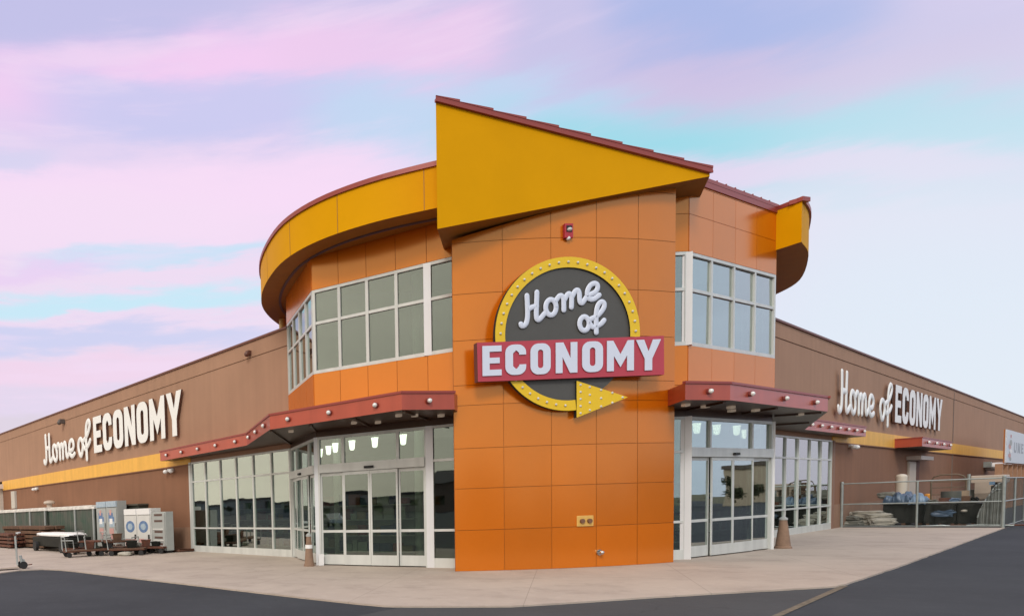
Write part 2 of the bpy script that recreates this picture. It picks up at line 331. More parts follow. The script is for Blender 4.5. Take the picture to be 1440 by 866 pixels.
# ------------------------------------------------------------------ mesh builder
class MB:
    def __init__(s): s.v = []; s.f = []; s.m = []; s.sm = []
    def add(s, vs, fs, mi=0, smooth=False):
        o = len(s.v); s.v += [tuple(v) for v in vs]
        for f in fs: s.f.append([o + i for i in f]); s.m.append(mi); s.sm.append(smooth)
        return s
    def hexa(s, p, mi=0):
        """p = 8 corners: bottom ring 0-3, top ring 4-7"""
        return s.add(p, [(3, 2, 1, 0), (4, 5, 6, 7), (0, 1, 5, 4), (1, 2, 6, 5), (2, 3, 7, 6), (3, 0, 4, 7)], mi)
    def box(s, x0, x1, y0, y1, z0, z1, mi=0):
        return s.hexa([(x0, y0, z0), (x1, y0, z0), (x1, y1, z0), (x0, y1, z0), (x0, y0, z1), (x1, y0, z1), (x1, y1, z1), (x0, y1, z1)], mi)
    def obox(s, o, u, s0, s1, d0, d1, z0, z1, mi=0, n=None):
        """box in a wall frame: o origin, u along, n outward"""
        u = Vector(u[:2]); n = Vector(n[:2]); o = Vector(o[:2])
        q = [o + u * a + n * b for a, b in ((s0, d0), (s1, d0), (s1, d1), (s0, d1))]
        return s.hexa([(*c, z0) for c in q] + [(*c, z1) for c in q], mi)
    def prism(s, poly, z0, z1, mi=0, mb=None, mt=None, smooth=False):
        """vertical prism, z0/z1 may be lists; mb/mt bottom/top material"""
        n = len(poly); za = z0 if isinstance(z0, (list, tuple)) else [z0] * n; zb = z1 if isinstance(z1, (list, tuple)) else [z1] * n
        o = len(s.v)
        s.v += [(p[0], p[1], za[i]) for i, p in enumerate(poly)] + [(p[0], p[1], zb[i]) for i, p in enumerate(poly)]
        for i in range(n):
            j = (i + 1) % n; s.f.append([o + i, o + j, o + n + j, o + n + i]); s.m.append(mi); s.sm.append(smooth)
        s.f.append([o + i for i in reversed(range(n))]); s.m.append(mi if mb is None else mb); s.sm.append(False)
        s.f.append([o + n + i for i in range(n)]); s.m.append(mi if mt is None else mt); s.sm.append(False)
        return s
    def tube(s, pts, r, seg=8, mi=0, cap=True):
        pts = [Vector(p) for p in pts]; rings = []
        for i, p in enumerate(pts):
            d = (pts[min(i + 1, len(pts) - 1)] - pts[max(i - 1, 0)]).normalized()
            a = Vector((0, 0, 1)) if abs(d.z) < .9 else Vector((1, 0, 0))
            x = d.cross(a).normalized(); y = d.cross(x); rr = r[i] if isinstance(r, (list, tuple)) else r
            rings.append([p + x * rr * math.cos(t * 2 * math.pi / seg) + y * rr * math.sin(t * 2 * math.pi / seg) for t in range(seg)])
        vs = [v for rg in rings for v in rg]; fs = []
        for i in range(len(pts) - 1):
            for t in range(seg):
                a = i * seg + t; b = i * seg + (t + 1) % seg; fs.append((a, b, b + seg, a + seg))
        if cap: fs.append(tuple(reversed(range(seg)))); fs.append(tuple((len(pts) - 1) * seg + t for t in range(seg)))
        return s.add(vs, fs, mi, True)
    def lathe(s, c, prof, seg=16, mi=0):
        return s.tube([(c[0], c[1], c[2] + z) for r_, z in prof], [r_ for r_, z in prof], seg, mi)
    def ball(s, c, r, mi=0, seg=12, rings=8, sc=(1, 1, 1)):
        vs = []; fs = []
        for i in range(rings + 1):
            a = math.pi * i / rings
            for t in range(seg):
                b = 2 * math.pi * t / seg
                vs.append((c[0] + r * sc[0] * math.sin(a) * math.cos(b), c[1] + r * sc[1] * math.sin(a) * math.sin(b), c[2] + r * sc[2] * math.cos(a)))
        for i in range(rings):
            for t in range(seg):
                fs.append((i * seg + t, (i + 1) * seg + t, (i + 1) * seg + (t + 1) % seg, i * seg + (t + 1) % seg))
        return s.add(vs, fs, mi, True)
    def sack(s, c, u, l, wd, h, mi=0, seed=0, lump=.12):
        """soft filled sack lying flat, long axis along u"""
        u = Vector((u[0], u[1], 0)).normalized(); n = Vector((-u.y, u.x, 0)); vs = []; fs = []
        S, T = 36, 20
        def sg(v, e): return math.copysign(abs(v) ** e, v)
        for i in range(T + 1):
            a = math.pi * i / T - math.pi / 2
            for t in range(S):
                b = 2 * math.pi * t / S
                x = sg(math.cos(a), .5) * sg(math.cos(b), .45); y = sg(math.cos(a), .5) * sg(math.sin(b), .45); z = sg(math.sin(a), .7)
                k = 1 + lump * 1.5 * noise.noise(Vector((x * 1.7 + seed * 3.1, y * 1.7, z * 1.7 + seed))) + lump * .9 * noise.noise(Vector((x * 5 + seed, y * 5, z * 4)))
                fold = abs(noise.noise(Vector((x * 6 + seed * 2, y * 9, z * 3)))); k *= 1 - lump * .8 * (1 - min(fold * 5, 1))
                p = Vector(c) + u * x * l / 2 * k + n * y * wd / 2 * k + Vector((0, 0, (z * k * .5 + .5) * h))
                p.z = max(p.z, c[2] + .004)
                vs.append(p)
        for i in range(T):
            for t in range(S):
                fs.append((i * S + t, i * S + (t + 1) % S, (i + 1) * S + (t + 1) % S, (i + 1) * S + t))
        return s.add(vs, fs, mi, True)

def build(name, mb, mats, parent=None, root=None, local=False, bevel=0):
    """link ONE mesh object. parent: part of it. World coordinates unless local."""
    me = bpy.data.meshes.new(name)
    vs = mb.v
    loc = Vector((0, 0, 0))
    if parent is None and not local and vs:
        xs = [v[0] for v in vs]; ys = [v[1] for v in vs]; zs = [v[2] for v in vs]
        loc = Vector(((min(xs) + max(xs)) / 2, (min(ys) + max(ys)) / 2, min(zs)))
        vs = [(v[0] - loc.x, v[1] - loc.y, v[2] - loc.z) for v in vs]
    me.from_pydata(vs, [], mb.f); me.update()
    for m in (mats if isinstance(mats, (list, tuple)) else [mats]): me.materials.append(m)
    for p, mi, sm in zip(me.polygons, mb.m, mb.sm): p.material_index = mi; p.use_smooth = sm
    if any(mb.sm) and name != 'tarp_bundle': me.set_sharp_from_angle(angle=R(35))
    o = bpy.data.objects.new(name, me); C.objects.link(o)
    if parent is not None:
        o.parent = parent
        if not local and parent.parent is None: loc = -parent.location
    o.location = loc
    if bevel:
        b = o.modifiers.new('bevel', 'BEVEL'); b.width = bevel; b.segments = 2; b.limit_method = 'ANGLE'
    return o
def tag(o, label=None, cat=None, group=None, kind=None):
    if label: o['label'] = label
    if cat: o['category'] = cat
    if group: o['group'] = group
    if kind: o['kind'] = kind
    return o
def thing(name, loc, label, cat, group=None, rz=0):
    o = bpy.data.objects.new(name, None); C.objects.link(o); o.empty_display_size = .2
    o.location = loc; o.rotation_euler = (0, 0, rz)
    return tag(o, label, cat, group)
def copy_tree(o, parent=None):
    c = o.copy(); C.objects.link(c); c.parent = parent
    for ch in list(o.children): copy_tree(ch, c)
    return c

# ------------------------------------------------------------------ plan of the place (metres, measured back from the photograph)
V2 = lambda a, b: Vector((a, b))
A = V2(6.68, 15.12); B = V2(12.10, 15.48)                 # front edges of the orange pylon
L1 = V2(6.55, 16.23); L2 = V2(4.12, 18.0); L3 = V2(4.02, 21.19)
R1 = V2(12.87, 16.09); R2 = V2(16.83, 18.04); R3 = V2(18.42, 20.78)
uL = V2(-.54, .84).normalized(); nL = V2(-.84, -.54).normalized()
Q = V2(26.19, 25.77); uR = V2(.84, .54).normalized(); nR = V2(.54, -.84).normalized()
CB, CT = 3.72, 4.10
SILL, HEAD, PAR, WTOP = 5.30, 7.50, 9.30, 7.42
MID, TRN, SHEAD = .94, 2.78, 3.54
SL_END = 5.72                                             # left shopfront ends here along the wing
SR0 = (R3 - Q).dot(uR); SR1 = .75                         # right shopfront

# ------------------------------------------------------------------ ground
def sheet(name, poly, z, m, kind='structure', thick=0.0):
    mb = MB()
    if thick: mb.prism([p[:2] for p in poly], z - thick, z)
    else: mb.add([(p[0], p[1], z) for p in poly], [tuple(range(len(poly)))])
    return tag(build(name, mb, m), kind=kind)
big = [V2(700 * math.cos(i * math.pi / 24), 700 * math.sin(i * math.pi / 24)) for i in range(48)]
sheet('land', big, -.10, LAND)
sheet('parking_lot', [V2(-130, -70), V2(150, -70), V2(150, 130), V2(-130, 130)], -.03, ASPH)
edge = [(0, 805), (30, 801), (60, 799.5), (85, 800.5), (110, 803), (165, 809.5), (220, 815.5), (285, 823), (350, 830.5), (425, 839), (500, 847), (540, 850.5), (570, 851.3), (600, 851.5), (660, 851.5), (720, 851),
        (785, 847.5), (850, 843), (925, 838), (1000, 833.5), (1080, 829), (1150, 825), (1175, 823.5), (1190, 820), (1225, 808.5), (1260, 797), (1300, 782.5), (1340, 768), (1375, 755), (1411, 742)]
walk = [onz(x, y).xy for x, y in edge]
fine = []
for i in range(len(walk) - 1):
    n_s = max(1, int((walk[i + 1] - walk[i]).length / .18))
    for j in range(n_s):
        p_ = walk[i].lerp(walk[i + 1], j / n_s); fine.append(p_ + V2(0, 1) * .022 * noise.noise(Vector((p_.x * 4, p_.y * 4, 3))))
walk = fine + [walk[-1]]
corner_right = walk[-1]
walk = [V2(-7.0, 20.6), V2(-12.5, 27.5)][::-1] + walk + [corner_right + uR * 60, V2(100, 100), V2(20, 60), V2(-40, 80), V2(-30, 45)]
sheet('pavement', walk, 0.0, WALK, thick=.08)
j1 = onz(1188, 821).xy; j2 = onz(1085, 866).xy
j3 = j2 + (j2 - j1).normalized() * 14
sheet('worn_asphalt_apron', [j1 + V2(-.1, .3), j1 + V2(.03, 0), j2 + V2(.03, 0), j3 + V2(.03, 0), V2(-6, 0), V2(-3.6, 5), onz(520, 866).xy + V2(.8, .9), onz(640, 855).xy + V2(0, .3)], -.0262, ASPH2)
mb = MB(); d = (j3 - j1).normalized(); nn = V2(-d.y, d.x)
mb.add([(*(j1 + nn * .045), -.0222), (*(j3 + nn * .03), -.0222), (*(j3 - nn * .03), -.0222), (*(j1 - nn * .045), -.0222)], [(0, 1, 2, 3)])
tag(build('asphalt_seam', mb, mat('seam_grit', (.16, .13, .09), .9, var=.5, vscale=12)), kind='structure')

# ------------------------------------------------------------------ the shop building
shop = thing('store_building', (10, 20, 0), 'large shop building with brown wings meeting at an orange glazed corner tower', 'store')

def panels(mb, o, u, n, s_edges, z_edges, d=.03, gap=.011, topf=None, th=.2):
    """cladding: dark backing at d=0 and separate cassette panels standing proud"""
    for i in range(len(s_edges) - 1):
        for k in range(len(z_edges) - 1):
            a, b, z0, z1 = s_edges[i], s_edges[i + 1], z_edges[k], z_edges[k + 1]
            mb.obox(o, u, a + gap / 2, b - gap / 2, 0.0, d, z0 + gap / 2, z1 - gap / 2, 0, n)
    mb.obox(o, u, s_edges[0], s_edges[-1], -th, .006, z_edges[0], z_edges[-1], 1, n)

def frame_of(p, q):
    u = (q - p).normalized(); n = V2(u.y, -u.x)
    if n.dot(-(p + q) / 2) < 0 and (p + q).length < 60: pass
    return u, n, (q - p).length

def curtain(name, o, u, n, s0, s1, z0, z1, cols, rows, parent=shop, bw=.05, dep=.12, sill=0.0, label=None, wide=None, headd=0.0, gl=GLASS):
    """framed glazing: cols / rows are the inner mullion positions"""
    mb = MB(); f, b = .025, -.07
    mb.obox(o, u, s0, s0 + bw, b, f, z0, z1, 0, n); mb.obox(o, u, s1 - bw, s1, b, f, z0, z1, 0, n)
    zb = z0 + max(sill, bw); zt = z1 - max(headd, bw)
    mb.obox(o, u, s0 + bw, s1 - bw, b, f, z0, zb, 0, n); mb.obox(o, u, s0 + bw, s1 - bw, b, f, zt, z1, 0, n)
    for c in cols: mb.obox(o, u, c - bw / 2, c + bw / 2, b, f - .004, zb, zt, 0, n)
    for r_ in rows: mb.obox(o, u, s0 + bw, s1 - bw, b, f - .012, r_ - bw / 2, r_ + bw / 2, 0, n)
    if wide:
        for c in wide: mb.obox(o, u, c - .085, c + .085, b, f + .03, z0 - .002, z1 + .002, 1, n)
    w_ = build(name, mb, [ALU, ALU2], parent)
    gm = MB(); cs = [s0 + bw] + list(cols) + [s1 - bw]; rs = [zb] + list(rows) + [zt]
    for i in range(len(cs) - 1):
        for k in range(len(rs) - 1):
            
            aa, bb_, ta, tb = cs[i] - .01, cs[i + 1] + .01, rnd.uniform(-.005, .005), rnd.uniform(-.004, .004)
            q4 = lambda dd: [(*(o + u * sx + n * (dd + (ta if sx == aa else -ta) + (tb if zz == 0 else -tb))), (rs[k] - .01) if zz == 0 else rs[k + 1] + .01) for zz, sx, dd in ((0, aa, dd), (0, bb_, dd), (0, bb_, dd - .006), (0, aa, dd - .006), (1, aa, dd), (1, bb_, dd), (1, bb_, dd - .006), (1, aa, dd - .006))]
            gm.hexa(q4(-.028), 0)
    build('pane', gm, gl, w_)
    return w_

def entrance(o, u, n, s0, s1, parent=shop, nleaf_open=(1, 3)):
    """automatic sliding door set: transom lights, operator header, two fixed and two sliding leaves"""
    bw = .06; mb = MB(); f, b = .03, -.07
    W4 = (s1 - s0) / 4
    st = [s0 + W4 * i for i in range(5)]
    mb.obox(o, u, s0, s0 + bw, b, f, 0, SHEAD, 0, n); mb.obox(o, u, s1 - bw, s1, b, f, 0, SHEAD, 0, n)
    mb.obox(o, u, s0 + bw, s1 - bw, b, f, SHEAD - .07, SHEAD, 0, n)
    mb.obox(o, u, s0 + bw, s1 - bw, b, f + .05, 2.55, TRN, 0, n)                 # operator header
    mb.obox(o, u, (s0 + s1) / 2 - .12, (s0 + s1) / 2 + .12, f + .05, f + .11, 2.60, 2.66, 1, n)   # motion sensor
    for c in (st[1], st[3]): mb.obox(o, u, c - .035, c + .035, b, f - .01, TRN, SHEAD - .07, 0, n)
    e = build('entrance_frame', mb, [ALU, DARK], parent)
    gm = MB(); gm.obox(o, u, s0 + bw, s1 - bw, -.035, -.027, TRN, SHEAD - .06, 0, n)
    build('transom_pane', gm, GLASS, e)
    for i in range(4):
        m2 = MB(); off = .03 if i in nleaf_open else -.03
        a, c = st[i] + (bw if i == 0 else .004), st[i + 1] - (bw if i == 3 else .004)
        k = .045
        m2.obox(o, u, a, a + k, off - .02, off + .012, .03, 2.54, 0, n); m2.obox(o, u, c - k, c, off - .02, off + .012, .03, 2.54, 0, n)
        for z0, z1 in ((.03, .30), (MID - .035, MID + .035), (2.46, 2.54)): m2.obox(o, u, a + k, c - k, off - .02, off + .01, z0, z1, 0, n)
        tt = rnd.uniform(-.005, .005); tz = rnd.uniform(-.006, .006)
        m2.hexa([(*(o + u * sx + n * (off + dd + (tt if sx < (a + c) / 2 else -tt) + (tz if zz < 1 else -tz))), zz) for zz, sx, dd in ((.29, a + k - .01, -.003), (.29, c - k + .01, -.003), (.29, c - k + .01, .003), (.29, a + k - .01, .003), (2.47, a + k - .01, -.003), (2.47, c - k + .01, -.003), (2.47, c - k + .01, .003), (2.47, a + k - .01, .003))], 1)
        build('door_leaf', m2, [ALU, GLASS], e)
    return e

# --- orange pylon: gently bowed front, five columns of cassette panels
ch = (B - A); nP = V2(ch.y, -ch.x).normalized(); SAG = .30
def arc(t): return A + ch * t + nP * (SAG * 4 * t * (1 - t))
rows_z = [0.0, .96, 1.93, 2.86, 3.85, 4.31, 5.33, 6.38, 7.53, 8.62, 9.2]
def soff(t): return 7.55 + (8.83 - 7.55) * t
mb = MB(); NS = 5; SUB = 4
for c in range(NS):
    for k in range(len(rows_z) - 1):
        vs = []; fs = []
        z0 = rows_z[k] + .005
        for j in range(SUB + 1):
            t = (c + j / SUB) / NS; p = arc(t)
            if j == 0: p = p + (ch.normalized()) * .005
            if j == SUB: p = p - (ch.normalized()) * .005
            zt = min(rows_z[k + 1] - .005, soff(t) + .06)
            vs.append((*p, z0)); vs.append((*p, max(zt, z0)))
        if all(vs[2 * j][2] >= vs[2 * j + 1][2] - 1e-4 for j in range(SUB + 1)): continue
        for j in range(SUB): fs.append((2 * j, 2 * j + 2, 2 * j + 3, 2 * j + 1))
        mb.add(vs, fs, 0, True)
# substrate body set 15 mm behind the panel faces
ab = A + V2(.95, 1.35); bb = B + V2(-.35, .95)
body = [arc(i / 20) - nP * .015 for i in range(21)]
zt = [soff(i / 20) + .05 for i in range(21)]
mb.prism(body + [bb, ab], .0, zt + [zt[-1], zt[0]], 1)
build('pylon', mb, [ORANGE, ORANGE_D], shop)

# --- tower facets
mbt = MB()
TOPZ = [SHEAD, 4.3, SILL - .02]
def facet(p, q, cols, topz, name='tower_window', post=None, door=True, sides=None, zr=None):
    u, n, L = frame_of(p, q)
    return u, n, L
# left narrow light + right narrow light run behind the pylon
u0, n0, L0 = frame_of(L1, R1)
FS = (ab - L1).dot(u0) + .0
FE = (bb - L1).dot(u0) - .0
def col_edges(L, n_): return [L * i / n_ for i in range(n_ + 1)]
# facet lists: origin, u, n, length, columns
uS = (L1 - L2).normalized(); nS = V2(uS.y, -uS.x)
facets = []
for p, q, nc, dr in ((L2, L1, 4, True), (L3, L2, 4, True), (R1, R2, 4, True), (R2, R3, 4, True)):
    u, n, L = frame_of(p, q); facets.append((p, u, n, L, nc, dr))
for p, u, n, L, nc, dr in facets:
    ce = col_edges(L, nc)
    panels(mbt, p, u, n, ce, [CB + .04, 4.31, SILL - .03])
    panels(mbt, p, u, n, ce, [HEAD + .02, 8.42, 9.12, PAR])
# narrow centre strips either side of the pylon
for o_, u_, n_, s0, s1 in ((L1, uS, nS, 0, .85), (L1, u0, n0, L0 - 1.5, L0)):
    panels(mbt, o_, u_, n_, [s0, s1], [CB + .04, 4.31, SILL - .03])
    panels(mbt, o_, u_, n_, [s0, s1], [HEAD + .02, 8.42, 9.12, PAR])
# hidden rear drum of the tower above the wing roofs
back = [R3, R3 + V2(-.6, 4.2), R3 + V2(-4.4, 7.6), V2(9.5, 28.2), V2(5.2, 25.2), L3]
for i in range(len(back) - 1):
    p, q = back[i], back[i + 1]
    u, n, L = frame_of(p, q)
    panels(mbt, p, u, n, col_edges(L, max(1, int(L / 1.3))), [7.2, 8.42, PAR])
build('tower_wall', mbt, [ORANGE, ORANGE_D], shop)
mb = MB(); tower_poly = [L1, L2, L3, V2(5.2, 25.2), V2(9.5, 28.2), R3 + V2(-4.4, 7.6), R3 + V2(-.6, 4.2), R3, R2, R1]
def inset(poly, d):
    c = sum((p for p in poly), V2(0, 0)) / len(poly); return [p + (c - p).normalized() * d for p in poly]
mb.prism(inset(tower_poly, .3), 8.5, 8.7)
build('tower_roof', mb, COPE, shop)

# windows, upper storey
def upper(p, u, n, L, nc, wide=None, s0=0.0, s1=None):
    s1 = L if s1 is None else s1
    ce = col_edges(L, nc)
    return curtain('tower_window', p, u, n, s0, s1, SILL - .03, HEAD + .02, [c for c in ce[1:-1]], [6.63], bw=.075, sill=.09, wide=wide)
for i, (p, u, n, L, nc, dr) in enumerate(facets):
    upper(p, u, n, L, nc)
curtain('tower_window', L1, uS, nS, .0, .85, SILL - .03, HEAD + .02, [], [6.63], bw=.075, sill=.09)
curtain('tower_window', L1, u0, n0, L0 - 1.4, L0, SILL - .03, HEAD + .02, [], [6.63], bw=.075, sill=.09)
# round white columns standing at the joints
def column(p, z0, z1, r=.085):
    mb = MB(); v = V2(p.x, p.y).normalized(); mb.obox(p, V2(v.y, -v.x), -r, r, -.1, .05, z0, z1, 0, -v); return build('corner_column', mb, ALU2, shop)
column(L1, 0, SHEAD, .085); column(R1, 0, SHEAD, .11)
column(L1, SILL - .03, HEAD, .085); column(R1, SILL - .03, HEAD, .10)
column(L2, 0, SHEAD, .06); column(R2, 0, SHEAD, .06)
# ground storey
for i, (p, u, n, L, nc, dr) in enumerate(facets): entrance(p, u, n, .05, L - .05, nleaf_open=(1, 2))
for o_, u_, n_, s0, s1 in ((L1, uS, nS, 0.0, .85), (L1, u0, n0, L0 - 1.4, L0)):
    curtain('side_light', o_, u_, n_, s0, s1, 0, SHEAD, [], [MID, TRN - .1], bw=.06, sill=.24)

# --- wings
def wing(o, u, n, s_start, s_shop0, s_shop1, s_end, seams):
    """stucco wing with a shopfront opening between s_shop0 and s_shop1"""
    th = .35
    up = MB()
    up.obox(o, u, s_start, s_shop1, -th, 0, SHEAD + .02, 4.14, 0, n)
    up.obox(o, u, s_start, s_end, -th, 0, 4.14, 6.86, 0, n)
    up.obox(o, u, s_start, s_end, -th, .02, 6.875, WTOP - .02, 0, n)
    build('upper_wall', up, BRN, shop)
    lo = MB()
    lo.obox(o, u, s_shop1, s_end, -th, -.002, .97, 3.51, 0, n)
    build('lower_wall', lo, BRN_D, shop)
    lo = MB(); lo.obox(o, u, s_shop1, s_end, -th, .02, 0, .97, 0, n); build('base_course', lo, BRN_B, shop)
    cp = MB(); cp.obox(o, u, s_start, s_end, -th - .1, .07, WTOP - .02, WTOP + .05, 0, n)
    build('coping', cp, COPE, shop)
    for s in seams:
        m_ = MB(); m_.obox(o, u, s - .03, s + .03, -.01, .035, .0, WTOP - .1, 0, n); build('wall_joint_strip', m_, mat('joint_grey', (.17, .13, .11), .7), shop)
wing(L3, uL, nL, 0, 0, SL_END, 62, [33.5])
wing(Q, uR, nR, SR0, SR0, SR1, 120, [26.9, 62])
mb = MB(); mb.obox(L3, uL, SL_END, 29.0, -.3, .035, 3.51, 4.14, 0, nL); mb.obox(L3, uL, 31.5, 62, -.3, .035, 3.51, 4.14, 0, nL); build('yellow_band', mb, YLINE, shop)
mb = MB(); mb.obox(Q, uR, SR1, 120, -.3, .035, 3.51, 4.14, 0, nR); build('yellow_band', mb, YLINE, shop)
# thin drip lines below the band
for o, u, n, a, b in ((L3, uL, nL, SL_END, 29.0), (Q, uR, nR, SR1, 120)):
    mb = MB(); mb.obox(o, u, a, b, -.05, .05, 3.46, 3.51, 0, n); build('band_drip', mb, BRN_D, shop)
# roofs and far walls of the wings
a0 = L3 + uL * 62; b0 = Q + uR * 120; inner = V2(17, 50)
mb = MB()
mb.prism([L3 - nL * .36, a0 - nL * .36, a0 - nL * 36, inner, b0 - nR * 36, b0 - nR * .36, R3 - nR * .36, V2(11, 24)], 7.05, 7.15)
build('wing_roof', mb, COPE, shop)
mb = MB()
def wallseg(p, q, th=.3, z1=7.05): 
    u = (q - p).normalized(); n = V2(u.y, -u.x); mb.obox(p, u, 0, (q - p).length, -th, 0, 0, z1, 0, n)
wallseg(a0 - nL * .36, a0 - nL * 36); wallseg(a0 - nL * 36, inner); wallseg(inner, b0 - nR * 36); wallseg(b0 - nR * 36, b0 - nR * .36)
build('rear_wall', mb, BRN, shop)

# shopfront glazing of the wings
w6 = SL_END / 6
curtain('shopfront_window', L3, uL, nL, .02, SL_END, 0, SHEAD + .02, [w6 * i for i in range(1, 6)], [MID, TRN], bw=.06, sill=.24)
ncr = 7; wr = (SR1 - SR0) / ncr
curtain('shopfront_window', Q, uR, nR, SR0 + .02, SR1, 0, SHEAD + .02, [SR0 + wr * i for i in range(1, ncr)], [MID, TRN], bw=.06, sill=.24)
# right hand jamb
mb = MB(); mb.obox(Q, uR, SR1, SR1 + .28, -.2, .05, 0, SHEAD + .02, 0, nR); build('door_jamb', mb, mat('jamb_brown', (.22, .12, .08), .7), shop)
mb = MB(); mb.obox(L3, uL, SL_END, SL_END + .12, -.2, .05, 0, SHEAD + .02, 0, nL); build('door_jamb', mb, ALU, shop)

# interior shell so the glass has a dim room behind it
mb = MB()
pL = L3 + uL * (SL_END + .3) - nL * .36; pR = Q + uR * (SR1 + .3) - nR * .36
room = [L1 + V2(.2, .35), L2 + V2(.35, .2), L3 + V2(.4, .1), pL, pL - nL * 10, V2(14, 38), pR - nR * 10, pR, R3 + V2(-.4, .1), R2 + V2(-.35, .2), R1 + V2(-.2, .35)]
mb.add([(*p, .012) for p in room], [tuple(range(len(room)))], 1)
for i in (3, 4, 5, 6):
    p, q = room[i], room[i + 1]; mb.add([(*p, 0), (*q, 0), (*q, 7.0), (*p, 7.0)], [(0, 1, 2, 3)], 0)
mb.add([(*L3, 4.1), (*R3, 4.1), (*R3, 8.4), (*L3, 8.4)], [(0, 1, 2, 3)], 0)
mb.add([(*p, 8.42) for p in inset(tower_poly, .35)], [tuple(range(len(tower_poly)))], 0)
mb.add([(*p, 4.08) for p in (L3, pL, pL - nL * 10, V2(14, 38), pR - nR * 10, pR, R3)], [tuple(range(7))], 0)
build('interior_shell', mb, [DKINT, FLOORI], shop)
for p, r in ((V2(7.6, 19.6), .14), (V2(14.2, 19.4), .14), (V2(5.6, 21.5), .12), (V2(17.0, 21.6), .12)):
    mb = MB(); mb.tube([(p.x, p.y, 0), (p.x, p.y, 8.4)], r, 12); build('interior_column', mb, WHITE, shop)

# --- yellow circular fascia
zb_, zt_ = 8.40, 9.34
def ground_at(px, py, z): return onz(px, py, z).xy
outer_l = [ground_at(*q, zb_) for q in ((612.8, 293.8), (570, 303), (521.8, 314), (480, 328), (441, 342.3), (400.6, 362.5), (380, 380), (369.5, 398), (370, 416), (380, 434), (392.5, 445))]
def spline(pts, sub=6):
    out = []
    for i in range(len(pts) - 1):
        p0 = pts[max(i - 1, 0)]; p1 = pts[i]; p2 = pts[i + 1]; p3 = pts[min(i + 2, len(pts) - 1)]
        for j in range(sub):
            t = j / sub
            out.append(.5 * ((2 * p1) + (p2 - p0) * t + (2 * p0 - 5 * p1 + 4 * p2 - p3) * t * t + (3 * p1 - p0 - 3 * p2 + p3) * t ** 3))
    out.append(pts[-1]); return out
ctrl = [V2(7.1, 14.98), V2(6.38, 15.25), V2(5.1, 15.92), V2(4.05, 16.85), V2(3.40, 18.05), V2(3.16, 19.6), V2(3.2, 21.2), V2(3.55, 22.7), V2(4.4, 24.5), V2(6.2, 27.4), V2(9.4, 29.6), V2(13.2, 30.2), V2(17.0, 29.0), V2(20.0, 26.6),
        V2(21.1, 24.2), V2(20.72, 22.2), V2(20.0, 20.6), V2(18.2, 18.5), V2(16.99, 17.47)]
ring = spline(ctrl, 5)
mb = MB()
closing = [R2 + V2(-.05, .03), R2 + V2(-1.4, 2.0), V2(11, 21.5), V2(8.5, 18.6), V2(8.2, 16.6)]
def zring(i):
    k = min(max((i - 55) / 25.0, 0), 1); return zb_ - .22 * k, zt_ - .10 * k
zl = [zring(i)[0] for i in range(len(ring))] + [zb_ - .22, zb_ - .1, zb_, zb_, zb_]
zu = [zring(i)[1] for i in range(len(ring))] + [zt_ - .10, zt_ - .05, zt_, zt_, zt_]
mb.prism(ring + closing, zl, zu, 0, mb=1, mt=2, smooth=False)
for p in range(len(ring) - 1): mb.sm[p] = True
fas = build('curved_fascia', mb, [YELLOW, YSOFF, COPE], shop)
# end cap of the fascia at the right and the raised edge trim
cap = MB()
def ribbon(mb, pts, d0, d1, z0, z1, mi=0, dz=None):
    """closed strip following pts, offset outward d0..d1"""
    N = len(pts)
    for i in range(N - 1):
        p, q = pts[i], pts[i + 1]
        def nrm(k):
            a = pts[max(k - 1, 0)]; b = pts[min(k + 1, N - 1)]; t = (b - a).normalized(); return V2(-t.y, t.x) * -1
        np_, nq = nrm(i), nrm(i + 1)
        c4 = [p + np_ * d0, q + nq * d0, q + nq * d1, p + np_ * d1]
        da, db = (dz(i), dz(i + 1)) if dz else (0, 0); dd4 = [da, db, db, da]
        mb.hexa([(*c, z0 + e) for c, e in zip(c4, dd4)] + [(*c, z1 + e) for c, e in zip(c4, dd4)], mi)
cen = V2(12, 22)
sgn = 1 if (ring[20] + V2(0, 0) - cen).dot(V2(0, 0)) >= 0 else 1
t_ = (ring[21] - ring[20]).normalized(); nn_ = V2(-t_.y, t_.x) * -1
OUT = 1 if nn_.dot(ring[20] - cen) > 0 else -1
ribbon(cap, ring, -.25 * OUT, .045 * OUT, zt_ - .01, zt_ + .10, 0, lambda i: zring(i)[1] - zt_)
e0 = ring[-1]; ue = (R2 - e0).normalized(); ne = V2(ue.y, -ue.x)
if ne.dot(-e0) < 0: ne = -ne
cap.obox(e0 + V2(0, 0), ue, -.04, (R2 - e0).length, -.25, .04, zt_ - .108, zt_ + .002, 0, ne)
build('fascia_cap', cap, REDCAP, fas)
# dark strip laid round the soffit to show its groove line
g = MB(); inner_pts = spline([c + (cen - c).normalized() * .62 for c in ctrl[1:9]], 4)
ribbon(g, inner_pts, -.04, .04, zb_ - .03, zb_ + .01)
build('soffit_groove', g, mat('groove_grey', (.10, .07, .09), .6), fas)
pp_ = onz(393.5, 446, zb_).xy + V2(.12, .25)
g = MB(); g.tube([(*pp_, WTOP - .3), (*pp_, zb_ + .02)], .11, 12); build('fascia_post', g, mat('post_cream', (.62, .42, .16), .6), shop)
# sheet joints of the fascia
for k in (6, 13, 19, 25, 32, 84):
    if k < len(ring) - 1:
        g = MB(); p = ring[k]; t = (ring[k + 1] - ring[k]).normalized(); n_ = V2(-t.y, t.x) * -OUT * 1.0
        if n_.dot(p - cen) < 0: n_ = -n_
        g.obox(p, t, -.008, .008, -.02, .004, zb_ + .01, zt_ - .02, 0, n_); build('fascia_joint', g, YSOFF, fas)
